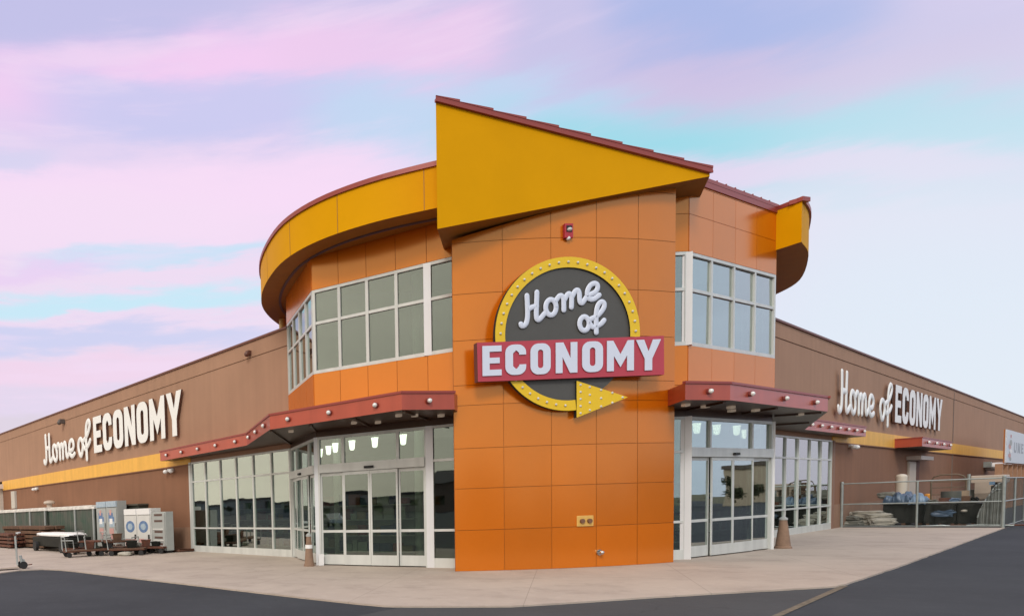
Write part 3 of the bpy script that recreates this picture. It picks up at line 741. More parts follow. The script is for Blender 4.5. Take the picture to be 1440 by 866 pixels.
# parapet cap of the right facet
mb = MB(); u, n, L = facets[2][1], facets[2][2], facets[2][3]
mb.obox(R1, u, -.02, L + .04, -.3, .06, PAR, PAR + .09, 0, n)
mb.obox(R1, u, -.02, L + .02, .03, .055, PAR - .14, PAR, 0, n)
mb.obox(L1, u0, L0 - 1.6, L0, -.3, .06, PAR, PAR + .09, 0, n0)
for i in range(9): mb.obox(R1, u, .3 + i * .45, .33 + i * .45, -.3, .066, PAR + .085, PAR + .115, 0, n)
build('parapet_cap', mb, REDCAP, shop)

# --- the big yellow wedge
FL = onplane(615, 322, (0, 14.35), (1, 14.35)); FLt = onplane(614.3, 141, (0, 14.35), (1, 14.35))
TP = onplane(998, 248, (0, 15.2), (1, 15.2)); TPt = onplane(998, 241, (0, 15.2), (1, 15.2))
zFL, zFLt, zT, zTt = FL.z, FLt.z, TP.z, TPt.z
f0 = V2(FL.x, FL.y); f1 = V2(TP.x, TP.y)
b1 = f1 + V2(.95, 1.55); b0_ = f0 + V2(1.65, 3.2)
mb = MB()
def zs(p):  # inclined soffit through A, B and the front edge
    t = (p - f0).dot((f1 - f0).normalized()) / (f1 - f0).length; return zFL + (zT - zFL) * t
poly = [f0, f1, b1, b0_]
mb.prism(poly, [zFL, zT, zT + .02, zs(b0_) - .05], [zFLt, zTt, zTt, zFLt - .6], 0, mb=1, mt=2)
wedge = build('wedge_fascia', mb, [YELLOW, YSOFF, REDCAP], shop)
mb = MB(); uw = (f1 - f0); Lw = uw.length; uw = uw / Lw; nw = V2(uw.y, -uw.x)
def zt_at(s): return zFLt + (zTt - zFLt) * s / Lw
def slab(s0, s1, d0, d1, dz0, dz1):
    q = [(f0 + uw * a + nw * b, zt_at(a)) for a, b in ((s0, d0), (s1, d0), (s1, d1), (s0, d1))]
    mb.hexa([(*p, z + dz0) for p, z in q] + [(*p, z + dz1) for p, z in q], 0)
def strip4(s0, s1, d1, dz0, dz1, depth=.8):
    q = []
    for a_, dd_ in ((s0, d1), (s1, d1), (s1, -depth), (s0, -depth)):
        sh = 0 if dd_ > 0 else (.85 * depth if a_ < Lw * .5 else -.1)
        q.append((f0 + uw * (a_ + sh) + nw * dd_, zt_at(a_)))
    mb.hexa([(*p, z + dz0) for p, z in q] + [(*p, z + dz1) for p, z in q], 0)
strip4(-.03, Lw + .03, .05, -.02, .055)
strip4(-.03, Lw + .03, .06, -.055, .0, .01)
for i in range(9):                                            # lapped metal roof sheets, seen end on: a shallow saw-tooth
    a_, b_ = max(i * Lw / 8.6 - .25, -.03), min((i + 1) * Lw / 8.6 - .25, Lw + .03)
    q = [(f0 + uw * a_ + nw * .058, zt_at(a_)), (f0 + uw * b_ + nw * .058, zt_at(b_)), (f0 + uw * b_ - nw * .3, zt_at(b_)), (f0 + uw * (a_ + .25) - nw * .3, zt_at(a_ + .25))]
    mb.hexa([(*p, z + .054) for p, z in q] + [(*q[0][0], q[0][1] + .062), (*q[1][0], q[1][1] + .105), (*q[2][0], q[2][1] + .105), (*q[3][0], q[3][1] + .062)], 0)
build('wedge_cap', mb, REDCAP, wedge)

# --- canopies with globe lights
def lip(mb, p, q, z0, z1):
    u = (q - p).normalized(); n = V2(u.y, -u.x)
    if n.dot(-p) < 0: n = -n
    mb.obox(p, u, -.02, (q - p).length + .02, -.05, .025, z0, z1, 2, n)
def canopy(front, rear, lights, seed=0, name='canopy'):
    mb = MB(); pts = front + rear
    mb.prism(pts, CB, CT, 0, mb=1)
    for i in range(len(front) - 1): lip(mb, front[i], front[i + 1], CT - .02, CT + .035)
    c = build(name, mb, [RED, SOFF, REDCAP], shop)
    for i, n_l in enumerate(lights):
        p, q = front[i], front[i + 1]; u = (q - p).normalized(); n = V2(u.y, -u.x)
        if n.dot(-p) < 0: n = -n
        L = (q - p).length
        for k in range(n_l):
            s = L * (k + .5) / n_l if n_l > 1 or L < 3 else L * .5
            g = MB(); c0 = p + u * s + n * .02
            g.tube([(*(c0 - n * .01), (CB + CT) / 2), (*(c0 + n * .03), (CB + CT) / 2)], .066, 12, 1)
            g.ball((*(c0 + n * .045), (CB + CT) / 2), .052, 0)
            build('globe_light', g, [BULB, mat('lamp_socket', (.2, .04, .035), .5)], c)
    return c
ca = onz(639, 575.4, CB).xy; cb = onz(565, 576, CB).xy; cc = onz(379.7, 603.7, CB).xy; cd = onz(347, 626, CB).xy; ce_ = onz(225.4, 648, CB).xy
wl_end = L3 + uL * ((ce_ - L3).dot(uL))
canL = canopy([ca, cb, cc, cd, ce_], [wl_end - nL * .05, L3 - nL * .05, L3 + V2(.1, -.1), L2 + V2(.1, .1), L1 + V2(.05, .05), V2(7.2, 16.2), A + V2(.25, .25)], [1, 3, 3, 5])
ra = onz(963.6, 562, CB).xy; rb = onz(1026.7, 562.5, CB).xy; rc = onz(1164, 578.5, CB).xy; rd = onz(1131.8, 603.7, CB).xy; re_ = onz(1217.5, 613.6, CB).xy
wr_end = Q + uR * ((re_ - Q).dot(uR))
canR = canopy([re_, rd, rc, rb, ra][::-1], [wr_end - nR * .05, R3 + V2(-.1, .1), R2 + V2(-.1, .1), R1 + V2(-.05, .1), B + V2(-.1, .6), B + V2(-.15, .1)], [1, 3, 1, 7])
# small soffit downlights
for poly_, cn in (([cb.lerp(L1, .45), cb.lerp(L2, .5), cc.lerp(L2, .45), ca.lerp(L1, .5), cb.lerp(L1.lerp(L2, .5), .7), cb.lerp(L1.lerp(L2, .3), .3)], canL), ([ra.lerp(R1, .4), rb.lerp(R1, .55), rb.lerp(R2, .55), rc.lerp(R2, .5), rb.lerp(R1.lerp(R2, .5), .75), rb.lerp(R1.lerp(R2, .5), .45)], canR)):
    for p in poly_:
        g = MB(); g.box(p.x - .06, p.x + .06, p.y - .06, p.y + .06, CB - .06, CB + .005); build('soffit_light', g, SOFLAMP, cn)
# framing bars under the soffits
for cn, segs in ((canL, [(cb, L1), (cb.lerp(cc, .33), L1.lerp(L2, .5)), (cb.lerp(cc, .66), L2), (cc, L3)]), (canR, [(rb, R1), (rb.lerp(rc, .5), R1.lerp(R2, .6)), (rc, R2), (rc.lerp(rd, .5), R3)])):
    for p, q in segs:
        g = MB(); u = (q - p).normalized(); n = V2(u.y, -u.x); g.obox(p + u * .15, u, 0, (q - p).length - .2, -.035, .035, CB - .05, CB + .004, 0, n)
        build('soffit_rib', g, SOFF, cn)
# fascia over the shopfront heads below the soffit (header panel)
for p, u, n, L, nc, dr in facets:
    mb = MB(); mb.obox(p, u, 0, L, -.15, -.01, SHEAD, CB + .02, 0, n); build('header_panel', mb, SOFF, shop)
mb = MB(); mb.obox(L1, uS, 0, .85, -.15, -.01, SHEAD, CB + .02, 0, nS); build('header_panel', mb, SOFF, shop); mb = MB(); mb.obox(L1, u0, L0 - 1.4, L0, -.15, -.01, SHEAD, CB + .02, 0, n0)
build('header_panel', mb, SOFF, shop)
# little canopy over the service door
sd0, sd1 = 14.45, 17.45
sb = onplane(1256.7, 628.3, Q, Q + uR); s_c0 = (sb.xy - Q).dot(uR)
def at_off(px, py, s):
    """point on the plane perpendicular to the right wing at distance s along it"""
    o = Q + uR * s; return onplane(px, py, o, o + nR)
s_c0 = (onplane(1256.7, 620, Q, Q + uR).xy - Q).dot(uR)
fc = at_off(1296.7, 627, s_c0); cz0 = fc.z; cz1 = at_off(1296.7, 615, s_c0).z; off_c = (fc.xy - Q).dot(nR)
oo = Q + nR * off_c
s_c1 = (onplane(1338, 630, oo, oo + uR).xy - Q).dot(uR)
mb = MB(); mb.obox(Q, uR, s_c0, s_c1, -.05, off_c, cz0, cz1, 0, nR)
mb.m[0] = 1
mb.obox(Q, uR, s_c0 - .02, s_c1 + .02, -.05, off_c + .025, cz1 - .02, cz1 + .035, 2, nR)
dcan = build('canopy', mb, [RED, SOFF, REDCAP], shop)
for k in range(4):
    g = MB(); s = s_c0 + (s_c1 - s_c0) * (k + .5) / 4; c0 = Q + uR * s + nR * (off_c + .02)
    g.tube([(*c0, (cz0 + cz1) / 2), (*(c0 + nR * .05), (cz0 + cz1) / 2)], .07, 10, 1); g.ball((*(c0 + nR * .06), (cz0 + cz1) / 2), .065, 0)
    build('globe_light', g, [BULB, MT['lamp_socket']], dcan)
# service door with hood
mb = MB(); mb.obox(Q, uR, 14.5, 16.3, -.1, .05, .0, 2.9, 0, nR); mb.obox(Q, uR, 14.62, 16.18, .05, .07, .05, 2.8, 1, nR)
sdoor = build('service_door', mb, [BEIGE, mat('door_beige', (.52, .44, .36), .5, var=.05)], shop)
mb = MB(); mb.obox(Q, uR, 14.3, 17.5, .0, .5, 2.95, 3.14, 0, nR); build('door_hood', mb, mat('hood_pale', (.55, .47, .42), .5), sdoor)
mb = MB(); mb.obox(Q, uR, 16.05, 16.12, .07, .13, 1.0, 1.15, 0, nR); build('handle', mb, CHROME, sdoor)
mb = MB(); mb.obox(Q, uR, 16.5, 17.3, -.05, .03, 0, 2.9, 0, nR); build('door_jamb', mb, RUST, shop)

# beige portal at the far left of the left wing
mb = MB(); mb.obox(L3, uL, 29.05, 30.9, -.1, 1.1, 0, 3.6, 0, nL); build('portal_pillar', mb, mat('portal_beige', (.60, .52, .44), .6, var=.05), shop)
mb = MB(); mb.obox(L3, uL, 28.8, 46, -.1, 1.9, 3.62, 3.95, 0, nL); build('portal_canopy', mb, mat('portal_pale', (.66, .58, .54), .5), shop)

# ------------------------------------------------------------------ signs
def poly_mesh(outlines, depth, name='letter'):
    """filled 2D outlines (holes allowed) extruded; returns verts/faces in local xy, z outward"""
    cu = bpy.data.curves.new('tmp', 'CURVE'); cu.dimensions = '2D'; cu.fill_mode = 'BOTH'; cu.extrude = depth / 2
    for ol in outlines:
        sp = cu.splines.new('POLY'); sp.points.add(len(ol) - 1); sp.use_cyclic_u = True
        for i, p in enumerate(ol): sp.points[i].co = (p[0], p[1], 0, 1)
    ob = bpy.data.objects.new('tmp', cu); C.objects.link(ob)
    dg = bpy.context.evaluated_depsgraph_get(); dg.update()
    me = bpy.data.meshes.new_from_object(ob.evaluated_get(dg))
    vs = [tuple(v.co) for v in me.vertices]; fs = [tuple(p.vertices) for p in me.polygons]; nz_ = [p.normal.z for p in me.polygons]
    bpy.data.objects.remove(ob); bpy.data.curves.remove(cu); bpy.data.meshes.remove(me)
    return vs, fs, nz_

def cham(x0, y0, x1, y1, c, seg=3):
    """rounded rectangle outline"""
    out = []
    for cx, cy, a0 in ((x1 - c, y1 - c, 0), (x0 + c, y1 - c, 90), (x0 + c, y0 + c, 180), (x1 - c, y0 + c, 270)):
        for k in range(seg + 1):
            a = R(a0 + 90 * k / seg); out.append((cx + c * math.cos(a), cy + c * math.sin(a)))
    return out
# block letters in a 0..w x 0..1 box (w as a fraction of cap height)
def block(ch):
    t = .235
    if ch == 'E': w_ = .63; return w_, [[(0, 0), (w_, 0), (w_, .2), (t, .2), (t, .41), (w_ * .9, .41), (w_ * .9, .6), (t, .6), (t, .8), (w_, .8), (w_, 1), (0, 1)]]
    if ch == 'O': w_ = .68; return w_, [cham(0, 0, w_, 1, .26, 5), cham(.25, .2, w_ - .25, .8, .085, 3)[::-1]]
    if ch == 'C':
        w_ = .66; o = cham(0, 0, w_, 1, .26, 5); i = cham(.245, .2, w_ - .2, .8, .085, 3)
        o = [(w_ - .0, .66)] + [p for p in o[:6]] + o[6:12] + o[12:18] + o[18:] + [(w_, .34), (w_ - .22, .34)]
        inn = [(w_ - .22, .3), (w_ - .3, .2), (.33, .2), (.245, .29), (.245, .71), (.33, .8), (w_ - .3, .8), (w_ - .22, .72), (w_ - .22, .66)]
        return w_, [o + inn]
    if ch == 'N': w_ = .70; return w_, [[(0, 0), (.22, 0), (.22, .52), (w_ - .24, 0), (w_, 0), (w_, 1), (w_ - .22, 1), (w_ - .22, .48), (.25, 1), (0, 1)]]
    if ch == 'M': w_ = .86; return w_, [[(0, 0), (.22, 0), (.22, .5), (w_ / 2, .12), (w_ - .22, .5), (w_ - .22, 0), (w_, 0), (w_, 1), (w_ - .2, 1), (w_ / 2, .55), (.2, 1), (0, 1)]]
    if ch == 'Y': w_ = .80; return w_, [[(w_ / 2 - .12, 0), (w_ / 2 + .12, 0), (w_ / 2 + .12, .38), (w_, 1), (w_ - .26, 1), (w_ / 2, .62), (.26, 1), (0, 1), (w_ / 2 - .12, .38)]]
# script strokes, y up, read off the round sign (units: H is about 340 tall)
def Yp(l): return [(x, -y) for x, y in l]
H1 = Yp([(342, 385), (345, 440), (347, 500), (348, 560), (345, 610), (335, 650), (315, 674), (292, 676), (284, 658)])
H2 = Yp([(438, 352), (436, 420), (433, 500), (432, 570), (436, 605), (452, 618), (474, 602), (505, 565), (530, 540)])
H3 = Yp([(350, 522), (380, 502), (410, 492), (436, 488)])
def ell(cx, cy, rx, ry, n=20): return [(cx + rx * math.cos(2 * math.pi * i / n), -(cy + ry * math.sin(2 * math.pi * i / n))) for i in range(n + 1)]
O1 = ell(573, 498, 50, 74)
O2 = Yp([(610, 450), (635, 412), (658, 388), (680, 390), (694, 420), (697, 470), (697, 525)])
M2 = Yp([(704, 425), (730, 378), (752, 368), (770, 395), (772, 440), (770, 498)])
M3 = Yp([(778, 395), (805, 345), (832, 334), (846, 365), (848, 415), (856, 450), (875, 455), (898, 425), (918, 395)])
E1 = Yp([(918, 395), (960, 372), (1000, 350), (1022, 315), (1018, 280), (992, 268), (955, 285), (930, 325), (922, 365), (930, 405), (955, 420), (985, 418), (1015, 400), (1038, 380)])
HOME = [H1, H2, H3, O1, O2, M2, M3, E1]
F_O = ell(895, 655, 45, 66)
F_1 = Yp([(935, 622), (975, 602), (1020, 580), (1062, 535), (1086, 490), (1082, 455), (1056, 446), (1028, 475), (1012, 530), (1008, 590), (1008, 660), (1010, 742)])
F_2 = Yp([(938, 640), (962, 676), (985, 688), (1030, 672), (1062, 650), (1085, 622)])
OF = [F_O, F_1, F_2]
def smooth(pts, sub=4):
    P = [V2(*p) for p in pts]; return spline(P, sub)
def stroke_tube(mb, pts, place, r, flat=.55, mi=0, seg=10):
    """rounded channel-letter stroke: tube flattened against the wall. place(x, y, d) -> world"""
    N = len(pts); rings = []
    for i, p in enumerate(pts):
        t = (pts[min(i + 1, N - 1)] - pts[max(i - 1, 0)])
        if t.length < 1e-6: t = V2(1, 0)
        t.normalize(); nn2 = V2(-t.y, t.x)
        rings.append([place(p + nn2 * r * math.cos(a), r * flat * math.sin(a)) for a in [2 * math.pi * k / seg for k in range(seg)]])
    vs = [v for g_ in rings for v in g_]; fs = []
    for i in range(N - 1):
        for t in range(seg):
            a = i * seg + t; b = i * seg + (t + 1) % seg; fs.append((a, b, b + seg, a + seg))
    mb.add(vs, fs, mi, True)
    for q in (pts[0], pts[-1]):                                # round ends
        vs = []; fs = []
        for i in range(7):
            a = math.pi * i / 6 - math.pi / 2
            for k in range(10):
                b = 2 * math.pi * k / 10
                vs.append(place(q + V2(r * math.cos(a) * math.cos(b), r * math.cos(a) * math.sin(b)), r * flat * math.sin(a)))
        for i in range(6):
            for k in range(10): fs.append((i * 10 + k, i * 10 + (k + 1) % 10, (i + 1) * 10 + (k + 1) % 10, (i + 1) * 10 + k))
        mb.add(vs, fs, mi, True)

# --- round sign on the pylon
up_ = ch.normalized()
SD = .40                                                       # sign face in front of the pylon chord
o_s = A + nP * SD
def on_sign(px, py): 
    p = onplane(px, py, o_s, o_s + up_); return (p.xy - A).dot(up_), p.z
def sp(s, z, d=0.0): q = A + up_ * s + nP * (SD + d); return (q.x, q.y, z)
cs_, cz_ = on_sign(797.3, 470.5)
RO = abs(on_sign(899, 470.5)[0] - on_sign(696, 470.5)[0]) / 2
sign = thing('round_sign', (sp(cs_, 0)[0], sp(cs_, 0)[1], cz_ - RO), 'round grey sign with yellow bulb arrow and red ECONOMY board on the orange pylon', 'sign')
def sign_plate(name, outs, d0, d1, mats, mi_side=1):
    vs, fs, nz_ = poly_mesh(outs, 1.0)
    mb = MB()
    mb.add([sp(v[0], v[1], d0 if v[2] < 0 else d1) for v in vs], fs)
    mb.m = [0 if abs(q) > .5 else mi_side for q in nz_]
    return build(name, mb, mats, sign)
def circ(r, a0=0, a1=360, n=72): return [(cs_ + r * math.cos(R(a0 + (a1 - a0) * i / n)), cz_ + r * math.sin(R(a0 + (a1 - a0) * i / n))) for i in range(n + 1)]
RI = RO * .865
px2 = RO / 101.5
sign_plate('grey_disc', [circ(RI + .01, 0, 357, 90)], -.04, .0, [GREYF, DARK])
aend = -82.5
arc_o = circ(RO, 0, 270 - 0, 80)
ring_out = circ(RO, -3, 276.5, 90); ring_in = circ(RI, -3, 276.5, 90)[::-1]
sign_plate('yellow_ring', [ring_out + ring_in], -.05, .04, [SYEL, DARK])
h1 = on_sign(808.7, 535.8); h2 = on_sign(808.7, 587.4); h3 = on_sign(880.5, 558.8)
sign_plate('arrow_head', [[h1, h2, h3]], -.045, .052, [SYEL, DARK])
q1 = on_sign(667, 483.5); q2 = on_sign(928, 473.8); q3 = on_sign(928.5, 528); q4 = on_sign(668.5, 538)
sign_plate('red_board', [[q1, q2, q3, q4]], -.03, .11, [SRED, mat('board_return', (.10, .02, .02), .5)])
# bulbs
SB = mat('sign_bulb', (.62, .62, .60), .3)
for i in range(-0, 34):
    a = 1.5 + i * 8.05
    if a > 272: break
    if 183 < a < 211 : continue
    p = sp(cs_ + (RO + RI) / 2 * math.cos(R(a)), cz_ + (RO + RI) / 2 * math.sin(R(a)), .055)
    mbb = MB(); mbb.ball(p, .027, 0, 8, 6); build('bulb', mbb, SB, sign)
hx = 13.6 * px2
cols_ = [(.055, 5), (.29, 4), (.51, 3), (.74, 2), (.93, 1)]
for fx, nb_ in ((.04, 5), (.22, 4), (.44, 3), (.66, 2), (.86, 1)):
    X = h1[0] + (h3[0] - h1[0]) * fx; half = (h1[1] - h2[1]) / 2 * (1 - fx); yc = (h1[1] + h2[1]) / 2 + (h3[1] - (h1[1] + h2[1]) / 2) * fx
    for k in range(nb_):
        yy = yc + (0 if nb_ == 1 else (k / (nb_ - 1) - .5) * 2 * half * .80)
        mbb = MB(); mbb.ball(sp(X + .04, yy, .052), .027, 0, 8, 6); build('bulb', mbb, SB, sign)
# ECONOMY on the board, placed letter by letter (pixel columns of the photograph)
def zoomp(x, y): return on_sign(660 + x / 5.143, 460 + y / 5.143)
places = [('E', 72, 208, 142, 362), ('C', 236, 384, 133, 356), ('O', 416, 560, 125, 352), ('N', 597, 752, 117, 342), ('O', 786, 936, 110, 336), ('M', 964, 1158, 103, 328), ('Y', 1172, 1352, 97, 324)]
for chr_, xa, xb, yt, yb in places:
    s0, zlo = zoomp(xa, yb); s1, zhi = zoomp(xb, yt)
    w_, outs = block(chr_)
    tilt = (q2[1] - q1[1]) / (q2[0] - q1[0])
    outs = [[(s0 + p[0] / w_ * (s1 - s0), zlo + p[1] * (zhi - zlo - tilt * (s1 - s0)) + tilt * p[0] / w_ * (s1 - s0)) for p in ol] for ol in outs]
    vs, fs, nz_ = poly_mesh(outs, 1.0); m_ = MB()
    m_.add([sp(v[0], v[1], .10 if v[2] < 0 else .135) for v in vs], fs); m_.m = [0 if abs(q) > .5 else 1 for q in nz_]
    build('block_letter', m_, [LETTER, mat('letter_red_return', (.35, .16, .18), .5)], sign)  # letter sides in a plain muted red
def zoomh(x, y): return on_sign(690 + x / 6.857, 360 + y / 6.857)
def script_on_sign(strokes, name):
    m_ = MB(); r_ = abs(zoomh(24, 0)[0] - zoomh(0, 0)[0])
    for st in strokes:
        P = [V2(*zoomh(p.x, -p.y)) for p in smooth(st)]
        stroke_tube(m_, P, lambda p, d: sp(p.x, p.y, .03 + d), r_, .3)
    return build(name, m_, LETTER, sign)
script_on_sign(HOME, 'script_word'); script_on_sign(OF, 'script_word')
mb = MB()
for ds, dz in ((-1.2, .1), (1.2, .1), (0, .9), (0, -.9)):
    mb = MB(); a_ = sp(cs_ + ds, cz_ + dz, -.03); mb.tube([a_, sp(cs_ + ds, cz_ + dz, -SD + .1)], .04, 8); build('sign_bracket', mb, DARK, sign)

# --- long wall signs on the wings
def wall_sign(o, u, n, px, label):
    """px: photograph columns of Home start/end, of start/end, ECONOMY start/end"""
    oo_ = o + n * .19
    S_ = [(onplane(x, 590, oo_, oo_ + u).xy - oo_).dot(u) for x in px]
    sH, sHe, sO, sOe, sE, sY = S_
    dirn = 1 if sY > sH else -1
    zb0, zt0 = 4.71, 6.5
    root = thing('wall_sign', (*(o + u * ((sH + sY) / 2)), 4.4), label, 'sign', 'white wall lettering on the wings')
    def pl(p, d): q = o + u * p.x + n * (.14 + d); return (q.x, q.y, p.y)
    ws = [block(c)[0] for c in 'ECONOMY']; gapw = .10; tot = sum(ws) + gapw * 6; span = abs(sY - sE); k = span / tot; x = 0
    for c, w_ in zip('ECONOMY', ws):
        _, outs = block(c)
        outs = [[(sE + dirn * (x + p[0]) * k, zb0 + p[1] * (zt0 - zb0)) for p in ol] for ol in outs]
        vs, fs, nz_ = poly_mesh(outs, 1.0); m_ = MB()
        m_.add([pl(V2(v[0], v[1]), -.06 if v[2] < 0 else .03) for v in vs], fs); m_.m = [0 if abs(q) > .5 else 1 for q in nz_]
        build('block_letter', m_, [LETTERW, LSIDE], root); x += w_ + gapw
    rr = .125
    def T(p, of):
        X, Y = p.x, -p.y
        if not of:
            Yl = Y + .36 * (X - 430)
            return V2(sH + dirn * rr + (sHe - sH - 2 * dirn * rr) * (X - 284) / (1038 - 284), zb0 + .1 + (618 - Yl) * (1.66 / 290))
        z = 4.86 + (721 - Y) * (1.56 / 276)
        if Y > 700: z -= (Y - 700) / 42 * .25
        return V2(sO + dirn * rr + (sOe - sO - 2 * dirn * rr) * (X - 850) / (1087 - 850), z)
    for nm, strokes, of in (('script_word', HOME, False), ('script_word', OF, True)):
        m_ = MB()
        for st in strokes:
            P = [T(p, of) for p in smooth(st)]
            stroke_tube(m_, P, lambda p, d: pl(p, d), rr, .3, 0)
        build(nm, m_, LETTERW, root)
    return root
wall_sign(L3, uL, nL, (57.5, 103, 106, 126, 130, 255.5), 'white lettering Home of ECONOMY on the left brown wing')
wall_sign(Q, uR, nR, (1179.5, 1231.5, 1238.5, 1256, 1259.5, 1325.5), 'white lettering Home of ECONOMY on the right brown wing, seen edge-on')

# ------------------------------------------------------------------ small things on the pylon
def on_pylon(px, py):
    """where the sight line meets the bowed pylon face"""
    o = A + nP * SAG * .9; p = onplane(px, py, o, o + up_)
    for _ in range(4):
        t = (p.xy - A).dot(up_) / ch.length; o = A + nP * (SAG * 4 * t * (1 - t)); p = onplane(px, py, o, o + up_)
    return p
def pf(P, ds, z, d):
    q = P.xy + up_ * ds + nP * d; return (q.x, q.y, P.z + z)
def pbox(mb, P, s0, s1, z0, z1, d0, d1, mi=0):
    o = P.xy; mb.obox(o, up_, s0, s1, d0, d1, P.z + z0, P.z + z1, mi, nP)
P = on_pylon(797, 327)
t = thing('fire_strobe', (P.x, P.y, P.z - .17), 'small red fire alarm strobe above the round sign', 'alarm')
mb = MB(); pbox(mb, P, -.1, .1, -.15, .17, 0.0, .08); build('housing', mb, mat('alarm_red', (.42, .02, .035), .4), t, bevel=.01)
mb = MB(); pbox(mb, P, -.065, .065, -.02, .12, .08, .085); build('recess', mb, DARK, t)
mb = MB(); mb.ball(pf(P, 0, .03, .09), .055, 0, 10, 8, (1, 1, .8)); build('lens', mb, mat('clear_lens', (.6, .62, .6), .2), t)
mb = MB(); mb.ball(pf(P, 0, -.15, .05), .045, 0, 10, 8); build('horn_light', mb, WHITE, t)
P = on_pylon(822, 732)
t = thing('valve_plate', (P.x, P.y, P.z - .13), 'pale yellow plate with two dark round caps low on the pylon', 'plate')
mb = MB(); pbox(mb, P, -.2, .2, -.125, .125, .0, .03); build('back_plate', mb, mat('plate_yellow', (.66, .40, .10), .5, var=.1, vscale=8), t, bevel=.008)
for ds in (-.09, .09):
    mb = MB(); a_ = pf(P, ds, 0, .03); b_ = pf(P, ds, 0, .08); mb.tube([a_, b_], .052, 12); build('cap', mb, mat('bronze_cap', (.20, .10, .06), .5, .3), t)
P = on_pylon(842, 776)
mb = MB(); mb.tube([pf(P, 0, 0, 0), pf(P, 0, 0, .03)], .07, 14, 0); mb.tube([pf(P, 0, 0, .03), pf(P, 0, 0, .09)], [.04, .05], 12, 0); mb.ball(pf(P, 0, 0, .10), .05, 0, 10, 8); mb.tube([pf(P, -.05, .03, .06), pf(P, .07, -.03, .06)], .014, 6, 1)
tag(build('hose_tap', mb, [CHROME, DARK]), 'chrome hose tap near the foot of the orange pylon', 'tap')

# ------------------------------------------------------------------ ash receptacles by the doors
def receptacle(px, py, hgt, wid, label, band):
    p = onz(px, py)
    t = thing('ash_receptacle', p, label, 'ash bin', 'tapered ash bins beside the entrances')
    mb = MB(); h = wid / 2
    prof = [(h, 0), (h, .04), (h * .86, .07), (h * .66, hgt * .5), (h * .46, hgt * .86), (h * .42, hgt * .93)]
    mb.lathe(p, prof, 16); build('base', mb, STONEC, t)
    mb = MB(); mb.lathe(p + Vector((0, 0, hgt * .93)), [(h * .5, 0), (h * .5, .05), (h * .2, .09), (.02, .1)], 14); build('cap', mb, GREYC, t)
    if band:
        mb = MB(); mb.lathe(p + Vector((0, 0, hgt * .56)), [(h * .68, 0), (h * .66, .1)], 14); build('label_band', mb, WHITE, t)
    return t
receptacle(435, 795.5, .88, .30, 'narrow tan ash bin with white band by the left doors', True)
receptacle(1101, 770.5, .86, .38, 'wider tan cone ash bin right of the right doors', False)
p = onz(447, 793) 
mb = MB(); mb.box(p.x - .07, p.x + .07, p.y - .45, p.y - .40, 0.005, .32)
tag(build('door_card', mb, WHITE), 'small white card standing at the foot of the left doors', 'notice')

# goods inside, dim behind the glass
GOOD = [mat('goods_red', (.30, .05, .04), .6), mat('goods_blue', (.05, .09, .22), .6), mat('goods_tan', (.40, .30, .2), .7), mat('goods_white', (.55, .55, .52), .6)]
def shelf(c, u, label, L_=2.4):
    n = V2(u.y, -u.x); t = thing('store_shelf', (*c, .013), label, 'shelf', 'display shelves inside the shop')
    mb = MB(); mb.obox(c, u, -L_ / 2, L_ / 2, -.02, .02, .02, 1.9, 0, n); build('back_panel', mb, GREYC, t)
    for z in (.15, .65, 1.15, 1.6):
        mb = MB(); mb.obox(c, u, -L_ / 2, L_ / 2, .02, .42, z, z + .03, 0, n); build('shelf_board', mb, IVORY, t)
        mb = MB(); x = -L_ / 2 + .05
        while x < L_ / 2 - .3:
            w_ = rnd.uniform(.15, .4); mb.obox(c, u, x, x + w_ - .03, .06, .38, z + .031, z + rnd.uniform(.2, .42), rnd.randrange(4), n); x += w_
        build('goods', mb, GOOD, t)
dS = uL; 
for k_, lab in enumerate(('goods shelf inside the left shopfront nearest the tower', 'goods shelf inside the middle of the left shopfront', 'goods shelf inside the left shopfront farthest from the tower')):
    shelf(L3 + uL * (1.0 + k_ * 1.9) - nL * 2.6, -uL, lab, 1.7)
shelf(V2(6.6, 20.4), V2(.8, -.6) * 1.0, 'goods shelf inside the left doors')
shelf(V2(14.8, 19.8), V2(.9, .44), 'goods shelf inside the right doors')
for k_, lab in enumerate(('goods shelf inside the right shopfront nearest the tower', 'goods shelf inside the middle of the right shopfront', 'goods shelf inside the right shopfront nearest the yard')):
    shelf(Q + uR * (SR0 + 1.5 + k_ * 3.2) - nR * 2.4, uR, lab, 2.4)

# interior pendant lamps seen through the transoms
def pendant(px, py, depth, grp, label):
    d = ray(px, py); p = Vector((0, 0, EYE)) + d * (depth / d.y)
    t = thing('pendant_lamp', (p.x, p.y, p.z - .2), label, 'lamp', grp)
    mb = MB(); mb.lathe((p.x, p.y, p.z - .17), [(.04, .03), (.068, .06), (.09, .28), (.10, .31)], 14); build('lamp_shade', mb, LAMPON, t)
    mb = MB(); mb.tube([(p.x, p.y, p.z + .17), (p.x, p.y, 4.06)], .012, 6); build('cord', mb, DARK, t)
for i, (x, y, dd) in enumerate(((450, 637, 22), (462, 633, 21), (471.5, 629.5, 20), (495, 626, 19.2), (527, 622, 18.6), (567, 618, 17.9))):
    pendant(x, y, dd, 'lit lamps behind the left transom', ['smallest lit lamp at the left end behind the left transom', 'second lit lamp from the left behind the left transom', 'third lit lamp from the left behind the left transom', 'fourth lit lamp behind the left transom, above the sliding doors', 'fifth lit lamp behind the left transom, above the door sensor', 'lit lamp nearest the white column behind the left transom'][i])
